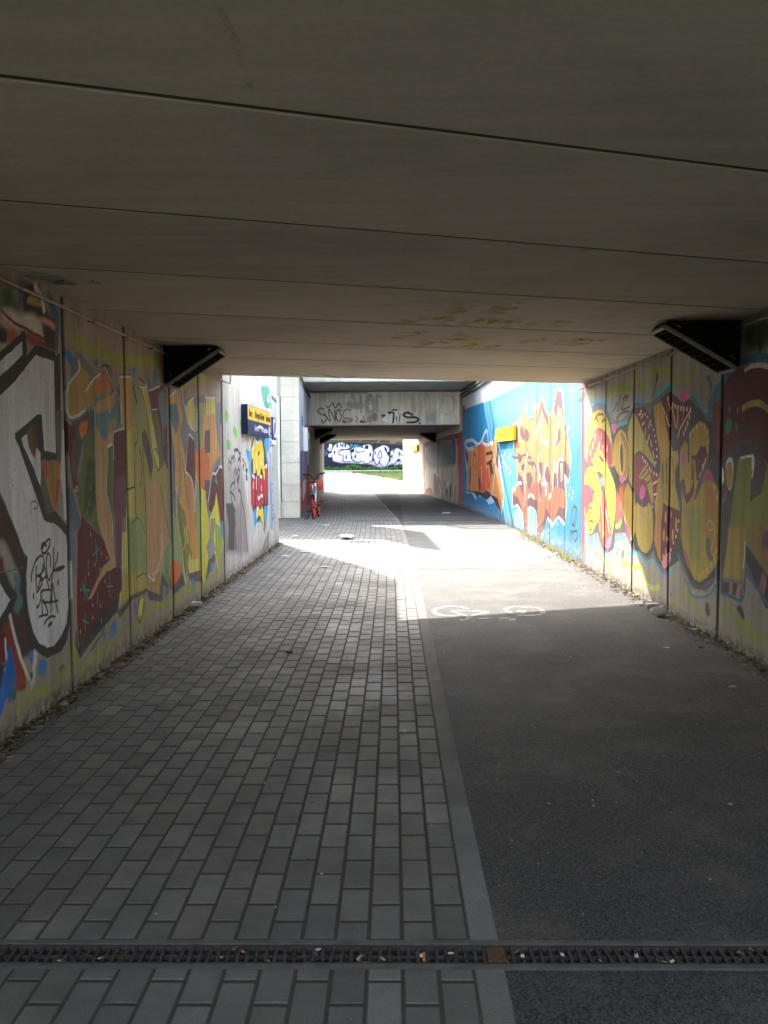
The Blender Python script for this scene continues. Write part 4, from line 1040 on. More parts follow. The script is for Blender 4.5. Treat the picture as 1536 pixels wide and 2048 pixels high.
for s in ('420 230 520 160 620 135', '700 230 780 180 900 150', '480 300 560 270 610 262 680 288 780 270 850 268 770 320', '60 290 200 260 360 250 350 300', '900 320 960 295 1100 285 1160 300 1000 325',
          '40 390 150 350 260 350', '170 450 260 410 380 430', '440 350 470 380 450 400 560 390 700 380', '330 460 480 440 540 430 560 465', '620 455 740 435', '860 420 1060 395', '1120 435 1260 400 1300 430', '1180 440 1280 425', '1340 405 1440 405'):
    ceil_ribbon(m, Z(s), .2, .003)
for k in range(6): ceil_ribbon(m, [(560+40*k, 752+k*.8), (580+40*k, 744+k), (600+40*k, 752+k)], .1) if k < 0 else None
m.build('faded_scribble', m_fade('faded_yellow_spray', 'd0c034', .42, .8), deck)
m = MB(); ceil_ribbon(m, [(50, 540), (85, 550), (120, 560), (150, 561)], .22); ceil_ribbon(m, [(168, 558), (185, 561), (200, 561)], .12)
m.build('blue_overspray', m_fade('blue_spray', '2c5878', .38, .8), deck)
m = MB()
for s in ((500, 752, 560, 744, 620, 752), (600, 750, 640, 747, 680, 756, 710, 751), (420, 742, 470, 745, 520, 746)): ceil_ribbon(m, list(zip(s[::2], s[1::2])), .09)
m.build('pink_scribble', m_fade('pink_spray', 'a05a60', .4, .75), deck)
# long scrape in the first beam
m = MB(); ceil_ribbon(m, [(440, 10), (470, 80), (495, 150), (503, 190)], .025); m.build('scrape_mark', m_fade('scrape', 'c8baa0', .4, .8), deck)
# ---- joint between wall head and beams: mortar bed
m = MB(); m.box((-2.5, .2, 2.521), (-2.075, 10.0, 2.8)); BRG = m_plain('dark_bearing', '4a4034', .95); m.build('bearing_strip', BRG, deck); m = MB(); m.box((2.66, 1.2, 2.546), (3.3, 11.6, 2.8)); m.build('bearing_strip', BRG, deck)
# ================================================================ ground
terr = MB(); GW = [(-80, -80), (80, -80)]
prof = [(-80, -.06), (37.5, -.06), (41, .02), (46, .2), (50, .44), (56, .77), (62, .95), (160, 1.0)]
gh = lambda Y: float(np.interp(Y, [-80, 37.5, 41, 46, 50, 56, 62], [0, 0, .06, .24, .5, .83, 1.0]))
for (ya, za), (yb, zb) in zip(prof[:-1], prof[1:]): terr.add([(-90, ya, za), (90, ya, za), (90, yb, zb), (-90, yb, zb)], [(0, 1, 2, 3)])
setp(terr.build('ground', m_plain('packed_earth', '8a7c64', .95, 0, .3, 3)), kind='structure')
KX = lambda Y: float(np.interp(Y, [-6, 9, 13.7, 17.2, 20.2, 27.3, 39, 46, 56], [.228, .228, .19, .14, .06, -.36, -1.1, -1.7, -3]))
LX = lambda Y: -2.09 if Y < 14.82 else (-8 if Y < 21.2 else float(np.interp(Y, [21.2, 39.1], [-2.45, -3.3])))
RX = lambda Y: float(np.interp(Y, [-6, 11.7, 16.5, 26.2, 47.2], [2.66, 2.7, 2.69, 2.2, .6]))
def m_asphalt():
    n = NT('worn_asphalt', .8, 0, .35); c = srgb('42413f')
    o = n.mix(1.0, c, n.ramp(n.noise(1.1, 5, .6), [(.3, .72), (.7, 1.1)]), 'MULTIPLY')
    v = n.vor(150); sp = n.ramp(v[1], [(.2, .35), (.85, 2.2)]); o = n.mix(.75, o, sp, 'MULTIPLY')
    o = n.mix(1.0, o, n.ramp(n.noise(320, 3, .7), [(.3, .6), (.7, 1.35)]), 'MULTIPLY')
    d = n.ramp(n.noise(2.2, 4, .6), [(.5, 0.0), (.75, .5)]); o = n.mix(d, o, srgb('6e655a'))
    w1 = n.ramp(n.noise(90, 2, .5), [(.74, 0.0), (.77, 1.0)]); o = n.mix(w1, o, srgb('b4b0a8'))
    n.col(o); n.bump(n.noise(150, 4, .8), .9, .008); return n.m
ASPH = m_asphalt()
ys = [-6+.5*i for i in range(125)]
m = MB()
for a_, b_ in zip(ys[:-1], ys[1:]):
    if a_ < 2.328 < b_ or a_ < 2.469 < b_: continue
    za, zb = gh(a_)-.004, gh(b_)-.004
    m.add([(KX(a_)+.09, a_, za), (RX(a_), a_, za), (RX(b_), b_, zb), (KX(b_)+.09, b_, zb)], [(0, 1, 2, 3)])
for a_, b_ in ((2.0, 2.328), (2.469, 2.5)): m.add([(KX(a_)+.09, a_, -.004), (RX(a_), a_, -.004), (RX(b_), b_, -.004), (KX(b_)+.09, b_, -.004)], [(0, 1, 2, 3)])
setp(m.build('road', ASPH), kind='structure')
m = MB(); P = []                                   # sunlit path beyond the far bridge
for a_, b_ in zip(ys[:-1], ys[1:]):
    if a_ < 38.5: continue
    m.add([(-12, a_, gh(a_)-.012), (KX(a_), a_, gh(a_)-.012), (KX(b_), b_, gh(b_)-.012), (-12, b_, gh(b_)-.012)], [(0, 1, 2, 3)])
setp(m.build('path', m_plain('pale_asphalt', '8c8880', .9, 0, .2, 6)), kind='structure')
def seam(pts, w_, mat, nm='crack'):
    mm = MB(); Q = crv([onZ(*p) for p in pts], False); n = len(Q); vs = []
    for i in range(n):
        d = Q[min(i+1, n-1)]-Q[max(i-1, 0)]; d = d/(np.hypot(*d)+1e-9); jx = random.gauss(0, .012); s_ = np.array((-d[1], d[0])); k = w_*random.uniform(.3, 1)
        vs += [(*(Q[i]+s_*(jx-k/2)), -.0032), (*(Q[i]+s_*(jx+k/2)), -.0032)]
    mm.add(vs, [(2*i, 2*i+1, 2*i+3, 2*i+2) for i in range(n-1)]); return setp(mm.build(nm, mat), kind='structure')
DKC = m_plain('crack_dark', '24211e', .95)  # dark ribbon colour for the seam across the asphalt
seam([(828, 1136), (880, 1139), (940, 1137), (1010, 1141), (1080, 1138), (1150, 1142), (1230, 1140), (1300, 1146), (1350, 1150)], .05, DKC)
m = MB()
for cx_, cy_, rx_, ry_ in ((1.75, 4.6, .28, .2), (2.2, 3.4, .16, .1), (1.1, 6.1, .35, .25)):
    m.add([(cx_+rx_*math.cos(k*.314)*random.uniform(.85, 1.1), cy_+ry_*math.sin(k*.314)*random.uniform(.85, 1.1), -.0026) for k in range(20)], [tuple(range(20))])
setp(m.build('patch', m_fade('damp_stain', '44403a', .45, 1.0)), kind='structure')
# footpath blocks
def m_paver():
    n = NT('concrete_block_paving', .68, 0, .4); c = n.attr()
    o = n.mix(1.0, c, n.ramp(n.noise(5, 5, .7), [(.3, .7), (.68, 1.1)]), 'MULTIPLY')
    o = n.mix(1.0, o, n.ramp(n.noise(160, 3, .7), [(.3, .8), (.7, 1.15)]), 'MULTIPLY')
    st = n.ramp(n.noise(2.6, 5, .6, dist=1), [(.6, 0.0), (.72, .5)]); o = n.mix(st, o, srgb('4c463e'))
    w1 = n.ramp(n.noise(70, 2, .5), [(.77, 0.0), (.80, .8)]); o = n.mix(w1, o, srgb('b8b4ac'))
    n.lk(n.ramp(n.noise(1.6, 4, .6), [(.35, .66), (.65, .85)]), n.b.inputs['Roughness'])
    n.col(o); n.bump(n.noise(180, 4, .7), .35, .003); return n.m
m = MB(); PW, PL = .1035, .2045; jn = .006; jm = .0035
def paver(xa, ya, xb, yb):
    k = random.gauss(1, .1); 
    if random.random() < .05: k *= 1.22
    t = random.random(); base = (.121*k*(1+.05*t), .117*k, .105*k*(1-.05*t))
    z = max(-.001, min(.0015, random.gauss(0, .0006))); tx, ty = random.uniform(-.008, .008), random.uniform(-.006, .006); cx, cy = (xa+xb)/2, (ya+yb)/2
    zz = lambda x, y: z+tx*(x-cx)+ty*(y-cy)+gh(cy)
    b = .004; vs = []
    for ins, dz in ((0, -.03), (0, -.0045), (b, 0)):
        for x, y in ((xa+ins, ya+ins), (xb-ins, ya+ins), (xb-ins, yb-ins), (xa+ins, yb-ins)): vs.append((x+SH(y)-SH(cy), y, zz(x, y)+dz))
    m.add(vs, [(8, 9, 10, 11)]+[(j*4+i, j*4+(i+1) % 4, (j+1)*4+(i+1) % 4, (j+1)*4+i) for j in (0, 1) for i in range(4)], base)
    dk_ = tuple(q*.4 for q in base); m.c[-12:-4] = [dk_]*8
SH = KX
for c_ in range(0, 62):
    off = 0 if c_ % 2 == 0 else PL/2
    for r_ in range(-36, 190):
        ya = 2.678+off+r_*PL+jn; yb = ya+PL-2*jn; yc = (ya+yb)/2
        if ya > 38.6: continue
        segs = [(ya, yb)]
        if yb > 2.33 and ya < 2.469:
            segs = []
            if ya < 2.31: segs.append((ya, 2.327))
            if yb > 2.49: segs.append((2.472, yb))
        if c_ > 23 and not (14.9 < yc < 21.2): continue
        for (p, q) in segs:
            if q-p < .015: continue
            xb = KX(yc)-c_*PW-jm; xa = xb-PW+2*jm
            if xb < LX(yc)+.02: continue
            xa = max(xa, LX(yc)+.004)
            if yc > 14.8 and c_ > 35 and random.random() < 0: continue
            paver(xa, p, xb, q)
setp(m.build('pavement', m_paver()), kind='structure')
m = MB(); m.box((-8.2, -6, -.05), (KX(0)+.01, 2.327, -.0028)); m.box((-8.2, 2.47, -.0501), (KX(0)+.01, 38.7, -.0028)); setp(m.build('joint_sand', m_plain('joint_sand', '48433c', .95, 0, .35, 60)), kind='structure')
# flush kerb
m = MB(); y = 2.472
KB = NT('kerb_concrete', .85, 0, .25); o_ = KB.mix(1.0, KB.attr(), KB.ramp(KB.noise(150, 4, .8), [(.3, .65), (.7, 1.25)]), 'MULTIPLY'); o_ = KB.mix(1.0, o_, KB.ramp(KB.noise(3, 4), [(.3, .75), (.7, 1.1)]), 'MULTIPLY'); KB.col(o_); KB.bump(KB.noise(150, 4, .8), .6, .004)
def kerb(ya, yb):
    k = random.gauss(1, .1); c = (.17*k, .163*k, .148*k); vs = []
    for yy in (ya+.002, yb-.002):
        x = KX(yy)+.002; z = gh(yy)
        vs += [(x, yy, z-.06), (x, yy, z-.003), (x+.004, yy, z+.001), (x+.084, yy, z+.001), (x+.088, yy, z-.003), (x+.088, yy, z-.06)]
    m.add(vs, [tuple(range(6)), tuple(range(11, 5, -1))]+[(i, (i+1) % 6, (i+1) % 6+6, i+6) for i in range(6)], c)
for a_, b_ in ((2.472, 3.05), (3.05, 3.46)): kerb(a_, b_)
y = 3.46
while y < 46: kerb(y, y+1.0); y += 1.0
y = 2.327
while y > -6: kerb(y-1, y); y -= 1.0
setp(m.build('kerb', KB.m), kind='structure')
# transverse joint strip before the far bridge
m = MB(); m.box((-2.6, 20.13, -.02), (2.4, 20.19, .005)); setp(m.build('expansion_joint', m_plain('joint_strip', '504c48', .7)), kind='structure')
# bicycle symbol painted on the lane
def marking(name, strokes, w_, fill):
    mm = MB()
    for s in strokes:
        P = [onZ(FR['W'][0]+a_/3.84, FR['W'][1]+b_/3.84) for a_, b_ in zip(*[iter([float(t) for t in s.split()])]*2)]
        Q = crv(P, False) if len(P) > 2 else np.array(P); n = len(Q); vs = []
        for i in range(n):
            d = Q[min(i+1, n-1)]-Q[max(i-1, 0)]; d = d/(np.hypot(*d)+1e-9); s_ = np.array((-d[1], d[0]))*w_/2
            vs += [(Q[i][0]-s_[0], Q[i][1]-s_[1], .0006), (Q[i][0]+s_[0], Q[i][1]+s_[1], .0006)]
        mm.add(vs, [(2*i, 2*i+1, 2*i+3, 2*i+2) for i in range(n-1)])
    return setp(mm.build(name, fill), kind='structure')
WP = m_fade('worn_road_paint', 'c4c2bc', .36, .62)
marking('road_marking', ['520 605 440 588 340 590 265 615 270 640 330 655 430 660 500 650', '390 618 680 622', '400 625 520 665 560 690', '520 668 690 625', '810 610 860 590 950 590 1050 600 1100 625 1060 650 960 655 860 640 810 610', '460 690 570 692', '750 690 890 695', '500 680 880 675', '860 690 960 625', '890 625 960 622'], .05, WP)
marking('road_marking', ['650 190 720 170 860 170 900 185 800 200 680 195', '900 170 1000 158 1180 170 1190 185 1100 192 920 185', '700 160 1100 162'], .07, WP)
# ================================================================ drain channel
IRON = m_plain('rusty_iron', '4e4844', .85, .2, .6, 25, .5); STEEL = m_plain('galvanised_steel', '646762', .7, .3, .5, 12)
dr = empty('drain_channel', (0, 2.4, 0)); setp(dr, 'narrow rusty drain grating with grey edges crossing the path in the foreground', 'drain')
for ya, yb in ((2.327, 2.350), (2.447, 2.470)):
    m = MB(); m.box((-2.08, ya, -.05), (2.66, yb, .002)); m.build('edge_rail', STEEL, dr, bevel=.002)
m = MB(); m.box((-2.08, 2.35, -.16), (2.66, 2.447, -.075)); m.build('silt_bed', m_plain('wet_silt', '44362a', .95, 0, .6, 18, .8), dr)
m = MB(); x = -2.07
while x < 2.64:
    if not (.50 < x < .0):
        s = .014; z = -.002+random.gauss(0, .0012); tl = random.gauss(0, .0025)
        m.hull([Vector((x-.005+tl, 2.352, z)), Vector((x+.005+tl, 2.352, z)), Vector((x+.004+tl, 2.352, -.02)), Vector((x-.004+tl, 2.352, -.02))],
               [Vector((x-.005-tl, 2.445, z)), Vector((x+.005-tl, 2.445, z)), Vector((x+.004-tl, 2.445, -.02)), Vector((x-.004-tl, 2.445, -.02))])
    x += .0285
m.box((-2.07, 2.352, -.018), (2.65, 2.360, -.001)); m.box((-2.07, 2.437, -.018), (2.65, 2.445, -.001)); m.box((-2.07, 2.396, -.02), (2.65, 2.401, -.006))
m.build('grating', IRON, dr)
m = MB()
for k in range(90):
    x = random.uniform(-1.3, 1.3); yy = random.uniform(2.36, 2.44); r = random.uniform(.004, .012)
    M = Matrix.Translation((x, yy, -.012+random.random()*.012))@Matrix.Rotation(random.random()*6, 4, 'Z')@Matrix.Rotation(random.uniform(-.6, .6), 4, 'X')
    m.box((-r, -r*.4, -.001), (r, r*.4, .001), M, random.choice([srgb('6a4a2a'), srgb('3a2a1c'), srgb('8a7452'), srgb('b8a890'), srgb('4c3a26')]))
def m_attr(name, rough=.8):
    n = NT(name, rough, 0, .2); n.col(n.mix(1.0, n.attr(), n.ramp(n.noise(50, 4), [(.3, .8), (.7, 1.05)]), 'MULTIPLY')); return n.m
DEB = m_attr('dry_debris'); o = m.build('trapped_leaves', DEB, dr); o['kind'] = 'stuff'
m = MB(); M = Matrix.Translation((.30, 2.40, .0)); m.hull([Vector((.272, 2.36, -.012)), Vector((.33, 2.358, -.012)), Vector((.335, 2.44, -.012)), Vector((.27, 2.436, -.012))], [Vector((.276, 2.364, .001)), Vector((.326, 2.362, .002)), Vector((.329, 2.434, .001)), Vector((.275, 2.43, .002))])
m.build('clogged_plug', m_plain('dry_straw', '6a5232', .95, 0, .6, 90, .9), dr)
m = MB(); m.tube([(.085, 2.37, -.002), (.086, 2.405, 0)], .004); m.build('cigarette_filter', m_plain('filter_orange', 'c8783c', .8), dr)
PBT = m_plain('paper_bits', 'd0ccc4', .8)
for x, yy in ((.078, 2.395), (.38, 2.393), (.50, 2.40), (.72, 2.395)):
    m = MB(); m.box((x-.005, yy-.006, -.004), (x+.005, yy+.006, 0)); m.build('paper_bit', PBT, dr)
# ================================================================ far bridge
fb = empty('bridge', (0, 30, 2.6)); setp(fb, 'second concrete bridge, its dirty front beam tagged with black and faded grey letters', 'bridge')
bx0, _ = onY(617, 850, 26.2); bx1, _ = onY(921, 850, 26.2); bzb = 2.585; bzt = onY(768, 783, 26.2)[1]
WBm = Wall((bx0, 26.2), (bx1, 26.2))
painted_wall('front_beam', WBm, 0, WBm.L, bzb, bzt, .011, .011, 'd0cac0', BEAM, [ju(WBm, 880, 800)], PAINT, thick=.6, gw=.012, gdark=.8, parent=fb)
m = MB(); L0 = [Vector((-5, 26.85, bzb+.004)), Vector((-5, 39.1, 2.43)), Vector((-5, 39.1, 3.6)), Vector((-5, 26.85, 3.6))]
m.hull(L0, [Vector((5, p.y, p.z)) for p in L0]); 
m.build('ceiling_slab', m_concrete('dark_soffit', 'a89c8c', .2, .2, False), fb)
m = MB(); m.box((-12, 23.15, 3.655), (12, 39.1, 4.02)); m.build('deck_slab', CONCL, fb, bevel=.015)
m = MB(); m.box((bx1, 26.2, 2.4), (2.3, 26.8, 3.65)); m.build('beam_end', CONC, fb)
rl = empty('railing', (0, 23.4, 4.02)); setp(rl, 'steel railing along the top of the second bridge, above the tagged beam', 'railing')
m = MB(); m.box((-1.2, 23.3, 4.95), (9, 23.38, 5.05)); m.build('top_rail', STEEL, rl); m = MB(); m.box((-1.2, 23.32, 4.5), (9, 23.36, 4.55)); m.build('middle_rail', STEEL, rl)
for k in range(5):
    m = MB(); x = -1.1+k*2.1; m.box((x, 23.32, 4.02), (x+.09, 23.4, 4.95)); m.build('post', STEEL, rl)
# pillars and slabs in the left niche
m = MB(); pz = [0, .42, .85, 1.42, 1.95, 2.5, 3.1, 3.6, 4.3]
for a_, b_ in zip(pz[:-1], pz[1:]):
    e_ = .02 if a_ == 0 else 0; m.box((-2.87-e_, 21.26-e_, a_+.004), (-2.405, 21.42, b_-.004))
m.box((-2.86, 21.28, 0), (-2.42, 21.41, 4.3))
setp(m.build('pillar', m_concrete('pillar_concrete', 'c2beb2', .1, .1), bevel=.004), 'pale concrete block pillar left of the orange bicycle', 'pillar')
m = MB(); m.box((-2.99, 21.2, 0), (-2.895, 21.75, 3.12)); setp(m.build('concrete_slab', m_concrete('white_slab', 'd4d2c8', .08, .1), bevel=.006), 'narrow tall white slab standing left of the block pillar', 'slab')
m = MB(); m.box((-9, 21.5, 0), (-2.72, 21.8, 4.3))
setp(m.build('niche_wall', CONCL), 'pale wall closing the niche behind the narrow white slab', 'wall')
m = MB(); m.box((-9.2, 14.9, 0), (-8.9, 21.5, 3.4)); setp(m.build('niche_wall', CONCL), 'pale side wall of the niche beyond the left retaining wall', 'wall')
m = MB(); m.box((-9.2, 14.5, 0), (-2.37, 14.8, 3.4)); setp(m.build('retaining_wall', CONCL), 'pale retaining wall returning behind the hand drawing', 'wall')
cp = MB(); Hcn = 4.32  # unseen slab added over the niche, outlined to cast the shadow on the path
pl = [(-6, 20.3), (-2.62, 20.3), (-2.03, 18.9), (-1.6, 18.4), (-1.78, 21.8), (-2.6, 23.1), (-6, 23.1)]
cp.hull([Vector((x, y, Hcn)) for x, y in pl], [Vector((x, y, Hcn+.15)) for x, y in pl]); setp(cp.build('shadow_slab', CONCL), 'added unseen slab over the block pillar, shaped to shade the path', 'shadow_slab')
# embankments
m = MB(); m.box((-60, -30, -.1), (-2.37, 14.49, 2.5)); m.box((-60, -1, 2.5), (-2.9, 9.0, 3.3)); m.box((-60, 21.81, -.1), (-3.7, 38.9, 3.6)); m.box((2.99, -30, -.1), (60, 12, 2.5)); m.box((3.05, 11.9, -.1), (60, 38.9, 3.6))
m.box((-60, 9.0, 2.5), (-2.37, 14.49, 3.3))
setp(m.build('terrain', m_plain('embankment_grass', '4c5a2c', .95, 0, .4, 4)), kind='structure')
# railing on the left wall
rl = empty('railing', (-2.1, 12.4, 3.42)); setp(rl, 'thin railing on top of the pale left wall', 'railing')
m = MB(); m.box((-2.16, 10.1, 3.98), (-2.11, 14.7, 4.03)); m.build('rail', STEEL, rl)
y = 10.1; m = MB(); m.box((-2.15, y, 3.42), (-2.12, y+.035, 3.98)); b0 = m.build('baluster', STEEL, rl)
for k in range(1, 54):
    b1 = b0.copy(); COL.objects.link(b1); b1.location = b0.location+Vector((0, .085*k, 0))
# unseen disc on a post, added to drop a round shadow on the path
t = empty('shadow_post', (-3.3, 20.6, 4.47)); setp(t, 'added unseen flat disc on a thin post, casting a round shadow on the path', 'shadow caster')
m = MB(); n = 20; m.hull([Vector((-3.23+.3*math.cos(k*.314), 20.47+.22*math.sin(k*.314), 5.0)) for k in range(n)], [Vector((-3.23+.3*math.cos(k*.314), 20.47+.22*math.sin(k*.314), 5.05)) for k in range(n)]); m.build('shadow_disc', STEEL, t)
m = MB(); m.tube([(-3.5, 20.65, 4.4), (-3.5, 20.6, 5.6), (-3.3, 20.5, 5.9), (-3.23, 20.47, 5.05)], .02, 8); m.build('post', STEEL, t)
# ================================================================ far ground: grass, weeds, litter beyond
def blades(name, region, n, h0, h1, cols, wd=.02, kind='stuff', label=None):
    m = MB()
    for _ in range(n):
        x, y, z = region(); hh = random.uniform(h0, h1); a_ = random.random()*6.28; w_ = wd*random.uniform(.6, 1.4); dx, dy = math.cos(a_)*w_, math.sin(a_)*w_
        lx, ly = random.gauss(0, hh*.35), random.gauss(0, hh*.35)
        m.add([(x-dx, y-dy, z), (x+dx, y+dy, z), (x+dx*.7+lx*.5, y+dy*.7+ly*.5, z+hh*.6), (x+lx, y+ly, z+hh)], [(0, 1, 2, 3)], srgb(random.choice(cols)))
    return setp(m.build(name, LEAF), kind='stuff', label=label)
def m_leaf():
    n = NT('leaf_green', .6, 0, .3); n.col(n.mix(1.0, n.attr(), n.ramp(n.noise(6, 3), [(.3, .7), (.7, 1.1)]), 'MULTIPLY'))
    tr = n.N.new('ShaderNodeBsdfTranslucent'); n.lk(n.attr(), tr.inputs[0]); mx = n.N.new('ShaderNodeMixShader'); mx.inputs[0].default_value = .3
    n.lk(n.b.outputs[0], mx.inputs[1]); n.lk(tr.outputs[0], mx.inputs[2]); n.lk(mx.outputs[0], n.N['Material Output'].inputs[0]); return n.m
LEAF = m_leaf()
def grassreg():
    while True:
        y = random.uniform(46, 53.5); x = random.uniform(-2.6, 4)
        if x > -2.6+(53.5-y)*.48: return x, y, gh(y)-.01
m = MB(); gp = [(-2.7, 53.5), (1.0, 46), (4, 46), (4, 53.5)]
m.add([(x, y, gh(y)-.002) for x, y in ((-2.7, 53.5), (-.85, 50), (1.0, 46), (4, 46), (4, 50), (4, 53.5))], [(0, 1, 4, 5), (1, 2, 3, 4)])
setp(m.build('lawn', m_plain('lawn_soil', '5e6638', .95, 0, .3, 4)), kind='structure')
blades('grass', grassreg, 9000, .04, .12, ['5c6c34', '68763a', '4c5c28', '7c8050', '445626'], .025, label='sunlit yellow-green grass beside the far path')
def weedreg():
    x = random.uniform(-13, 7); c = .12+.1*math.sin(x*1.7)+.08*math.sin(x*4.1); y = 55.9-abs(random.gauss(0, .45)); return x, y, gh(y)+max(0, random.random()*c)
blades('weeds', weedreg, 12000, .06, .2, ['2e5a1e', '3c6e24', '24481a', '4a7a30', '5a8838'], .04, label='dark green weeds along the foot of the far dark wall')
m = MB()
m.box((-12, 54.6, gh(54.6)-.1), (4, 54.75, gh(54.7)+.06)); setp(m.build('kerb_line', CONCL), kind='structure')
def topreg():
    x = random.uniform(-13, 7); return x, 55.9+random.random()*.6, 3.36+random.random()*.35
blades('ivy', topreg, 5000, .08, .25, ['3a4a24', '4a5630', '5c5a38', '6a5c40'], .05, label='dry ivy and weeds along the top of the far dark wall')
# leaf litter along wall feet
m = MB()
def scrap(x, y, r, c, z=.003):
    M = Matrix.Translation((x, y, z))@Matrix.Rotation(random.random()*6, 4, 'Z')@Matrix.Rotation(random.uniform(-.5, .5), 4, 'X')
    b = random.uniform(.3, .8); k = [Vector((-r, 0, 0)), Vector((-.2*r, -b*r, .15*r)), Vector((r, -.1*r, .3*r)), Vector((.2*r, b*r, .1*r))]
    m.add([M@p for p in k]+[M@(p+Vector((0, 0, .0012))) for p in k], [(0, 3, 2, 1), (4, 5, 6, 7), (0, 1, 5, 4), (1, 2, 6, 5), (2, 3, 7, 6), (3, 0, 4, 7)], srgb(c))
LC = ['5a4630', '6c5638', '3c3022', '7c6a4c', '4a3a28', '8c7c60', '2c241a', '9a8a6c']
for k in range(3800):
    y = 3.5+random.random()**1.3*11.3; x = -2.055+abs(random.gauss(0, .06)); scrap(x, y, random.uniform(.004, .018)*random.choice((1, 1, 1.7)), random.choice(LC), random.uniform(.002, .02))
for k in range(2400):
    y = 5.2+random.random()*11; x = 2.64-abs(random.gauss(0, .09)); scrap(x, y, random.uniform(.004, .018)*random.choice((1, 1, 1.7)), random.choice(LC), random.uniform(.001, .015))
for k in range(900):
    y = random.uniform(2.6, 13); x = random.uniform(.35, 2.6); scrap(x, y, random.uniform(.002, .007), random.choice(LC+['b8b0a0', 'c8c0b0']), .001)
for k in range(500):
    y = random.uniform(2.5, 14); x = random.uniform(-2.0, .2); scrap(x, y, random.uniform(.002, .007), random.choice(LC+['b8b0a0', 'c8c0b0']), .001)
setp(m.build('leaf_litter', DEB), kind='stuff', label='brown leaf litter and grit along the foot of both walls')
def mossreg():
    y = random.uniform(11.5, 17); return 2.62-abs(random.gauss(0, .04)), y, 0
blades('weeds', mossreg, 900, .01, .05, ['9aa040', 'b0b050', '7c8a30'], .004, label='thin yellow-green weeds in the crack below the blue wall')
# ================================================================ individual litter
def crumple(name, x, y, r, mat, seed, flat=.45, label=''):
    bm = bmesh.new(); bmesh.ops.create_icosphere(bm, subdivisions=3, radius=r); R = np.random.default_rng(seed)
    for v in bm.verts:
        n_ = 1+.35*math.sin(v.co.x/r*4+seed)*math.cos(v.co.y/r*5+seed*2)+R.normal(0, .09); v.co = Vector((v.co.x*n_*1.3, v.co.y*n_*(1+.4*math.sin(v.co.x/r*3+seed)), (v.co.z*n_*flat)))
    zmin = min(v.co.z for v in bm.verts)
    for v in bm.verts: v.co.z -= zmin
    me = bpy.data.meshes.new(name); bm.to_mesh(me); bm.free(); o = link(name, me, mat); o.location = (x, y, .001); o.rotation_euler.z = seed
    return setp(o, label, 'litter', 'pieces of litter on the ground')
WPAP = m_plain('white_paper', 'b8b6b8', .8, 0, .12, 30)
for i, (px, py, r, lb) in enumerate([(390, 1214, .07, 'crumpled white tissue lying at the foot of the left graffiti wall'), (571, 1113, .05, 'white scrap on the footpath nearest to the pale wall corner'),
    (608, 1105, .055, 'flat white paper scrap just before the bright sun patch'), (648, 1135, .05, 'white scrap alone on the shaded blocks near the sun patch'), (693, 1078, .12, 'white bag lump on the edge of the shadow in front of the bicycle'),
    (652, 1051, .07, 'white scrap on the grey blocks right of the bicycle'), (590, 1073, .06, 'small white scrap by the end of the pale wall'), (808, 1463, .022, 'small grey twist of paper on the blocks beside the kerb'),
    (1333, 1296, .02, 'short pale stick on the asphalt near the right wall'), (1465, 1374, .02, 'pale crushed wrapper on the shaded asphalt far right'), (1432, 1372, .02, 'brown crushed wrapper on the shaded asphalt at right'), (1390, 1259, .03, 'pale crumpled scrap at the foot of the right wall'),
    (893, 1027, .1, 'white scrap on the dark asphalt inside the far underpass'), (1461, 1609, .008, 'tiny square white scrap on the asphalt'), (577, 1306, .022, 'dark dry leaf cluster on the blocks in the middle of the footpath')]):
    x, y = onZ(px, py); c = WPAP
    if i in (7, 9): c = m_plain('grey_paper', 'a09a90', .85)
    if i in (10, 14): c = m_plain('brown_scrap', '5c4632', .9)
    crumple('paper_scrap', x, y, r, c, i+1, .13 if i not in (0, 4, 14) else .32, lb)
# clear cup and white box by right wall
x, y = onZ(1308, 1231); m = MB()
pr = [(.0, .030), (.004, .032), (.12, .042), (.125, .045)]; M = Matrix.Translation((x-.02, y, .044))@Matrix.Rotation(.25, 4, 'Z')@Matrix.Rotation(math.pi/2, 4, 'Y'); n = 20; vs = []
for z, r in pr+[(.12, .040), (.006, .030)]: vs += [M@Vector((r*math.cos(6.283*k/n)*(1+.08*math.sin(3*k)), r*math.sin(6.283*k/n)*.75, z)) for k in range(n)]
m.add(vs, [tuple(range(n))[::-1]]+[(j*n+k, j*n+(k+1) % n, (j+1)*n+(k+1) % n, (j+1)*n+k) for j in range(5) for k in range(n)])
n_ = NT('clear_plastic', .15, 0, .5); n_.b.inputs['Transmission Weight'].default_value = .6; n_.col((.8, .82, .84))
setp(m.build('plastic_cup', n_.m, smooth=True), 'crushed clear plastic cup lying by the right wall at the shadow edge', 'cup')
x, y = onZ(1303, 1216); m = MB(); m.box((-.06, -.04, 0), (.06, .04, .045)); o = m.build('paper_box', WPAP, bevel=.004); o.location = (x, y, .001); o.rotation_euler.z = .2
setp(o, 'small flattened white carton behind the plastic cup at the right wall', 'box')
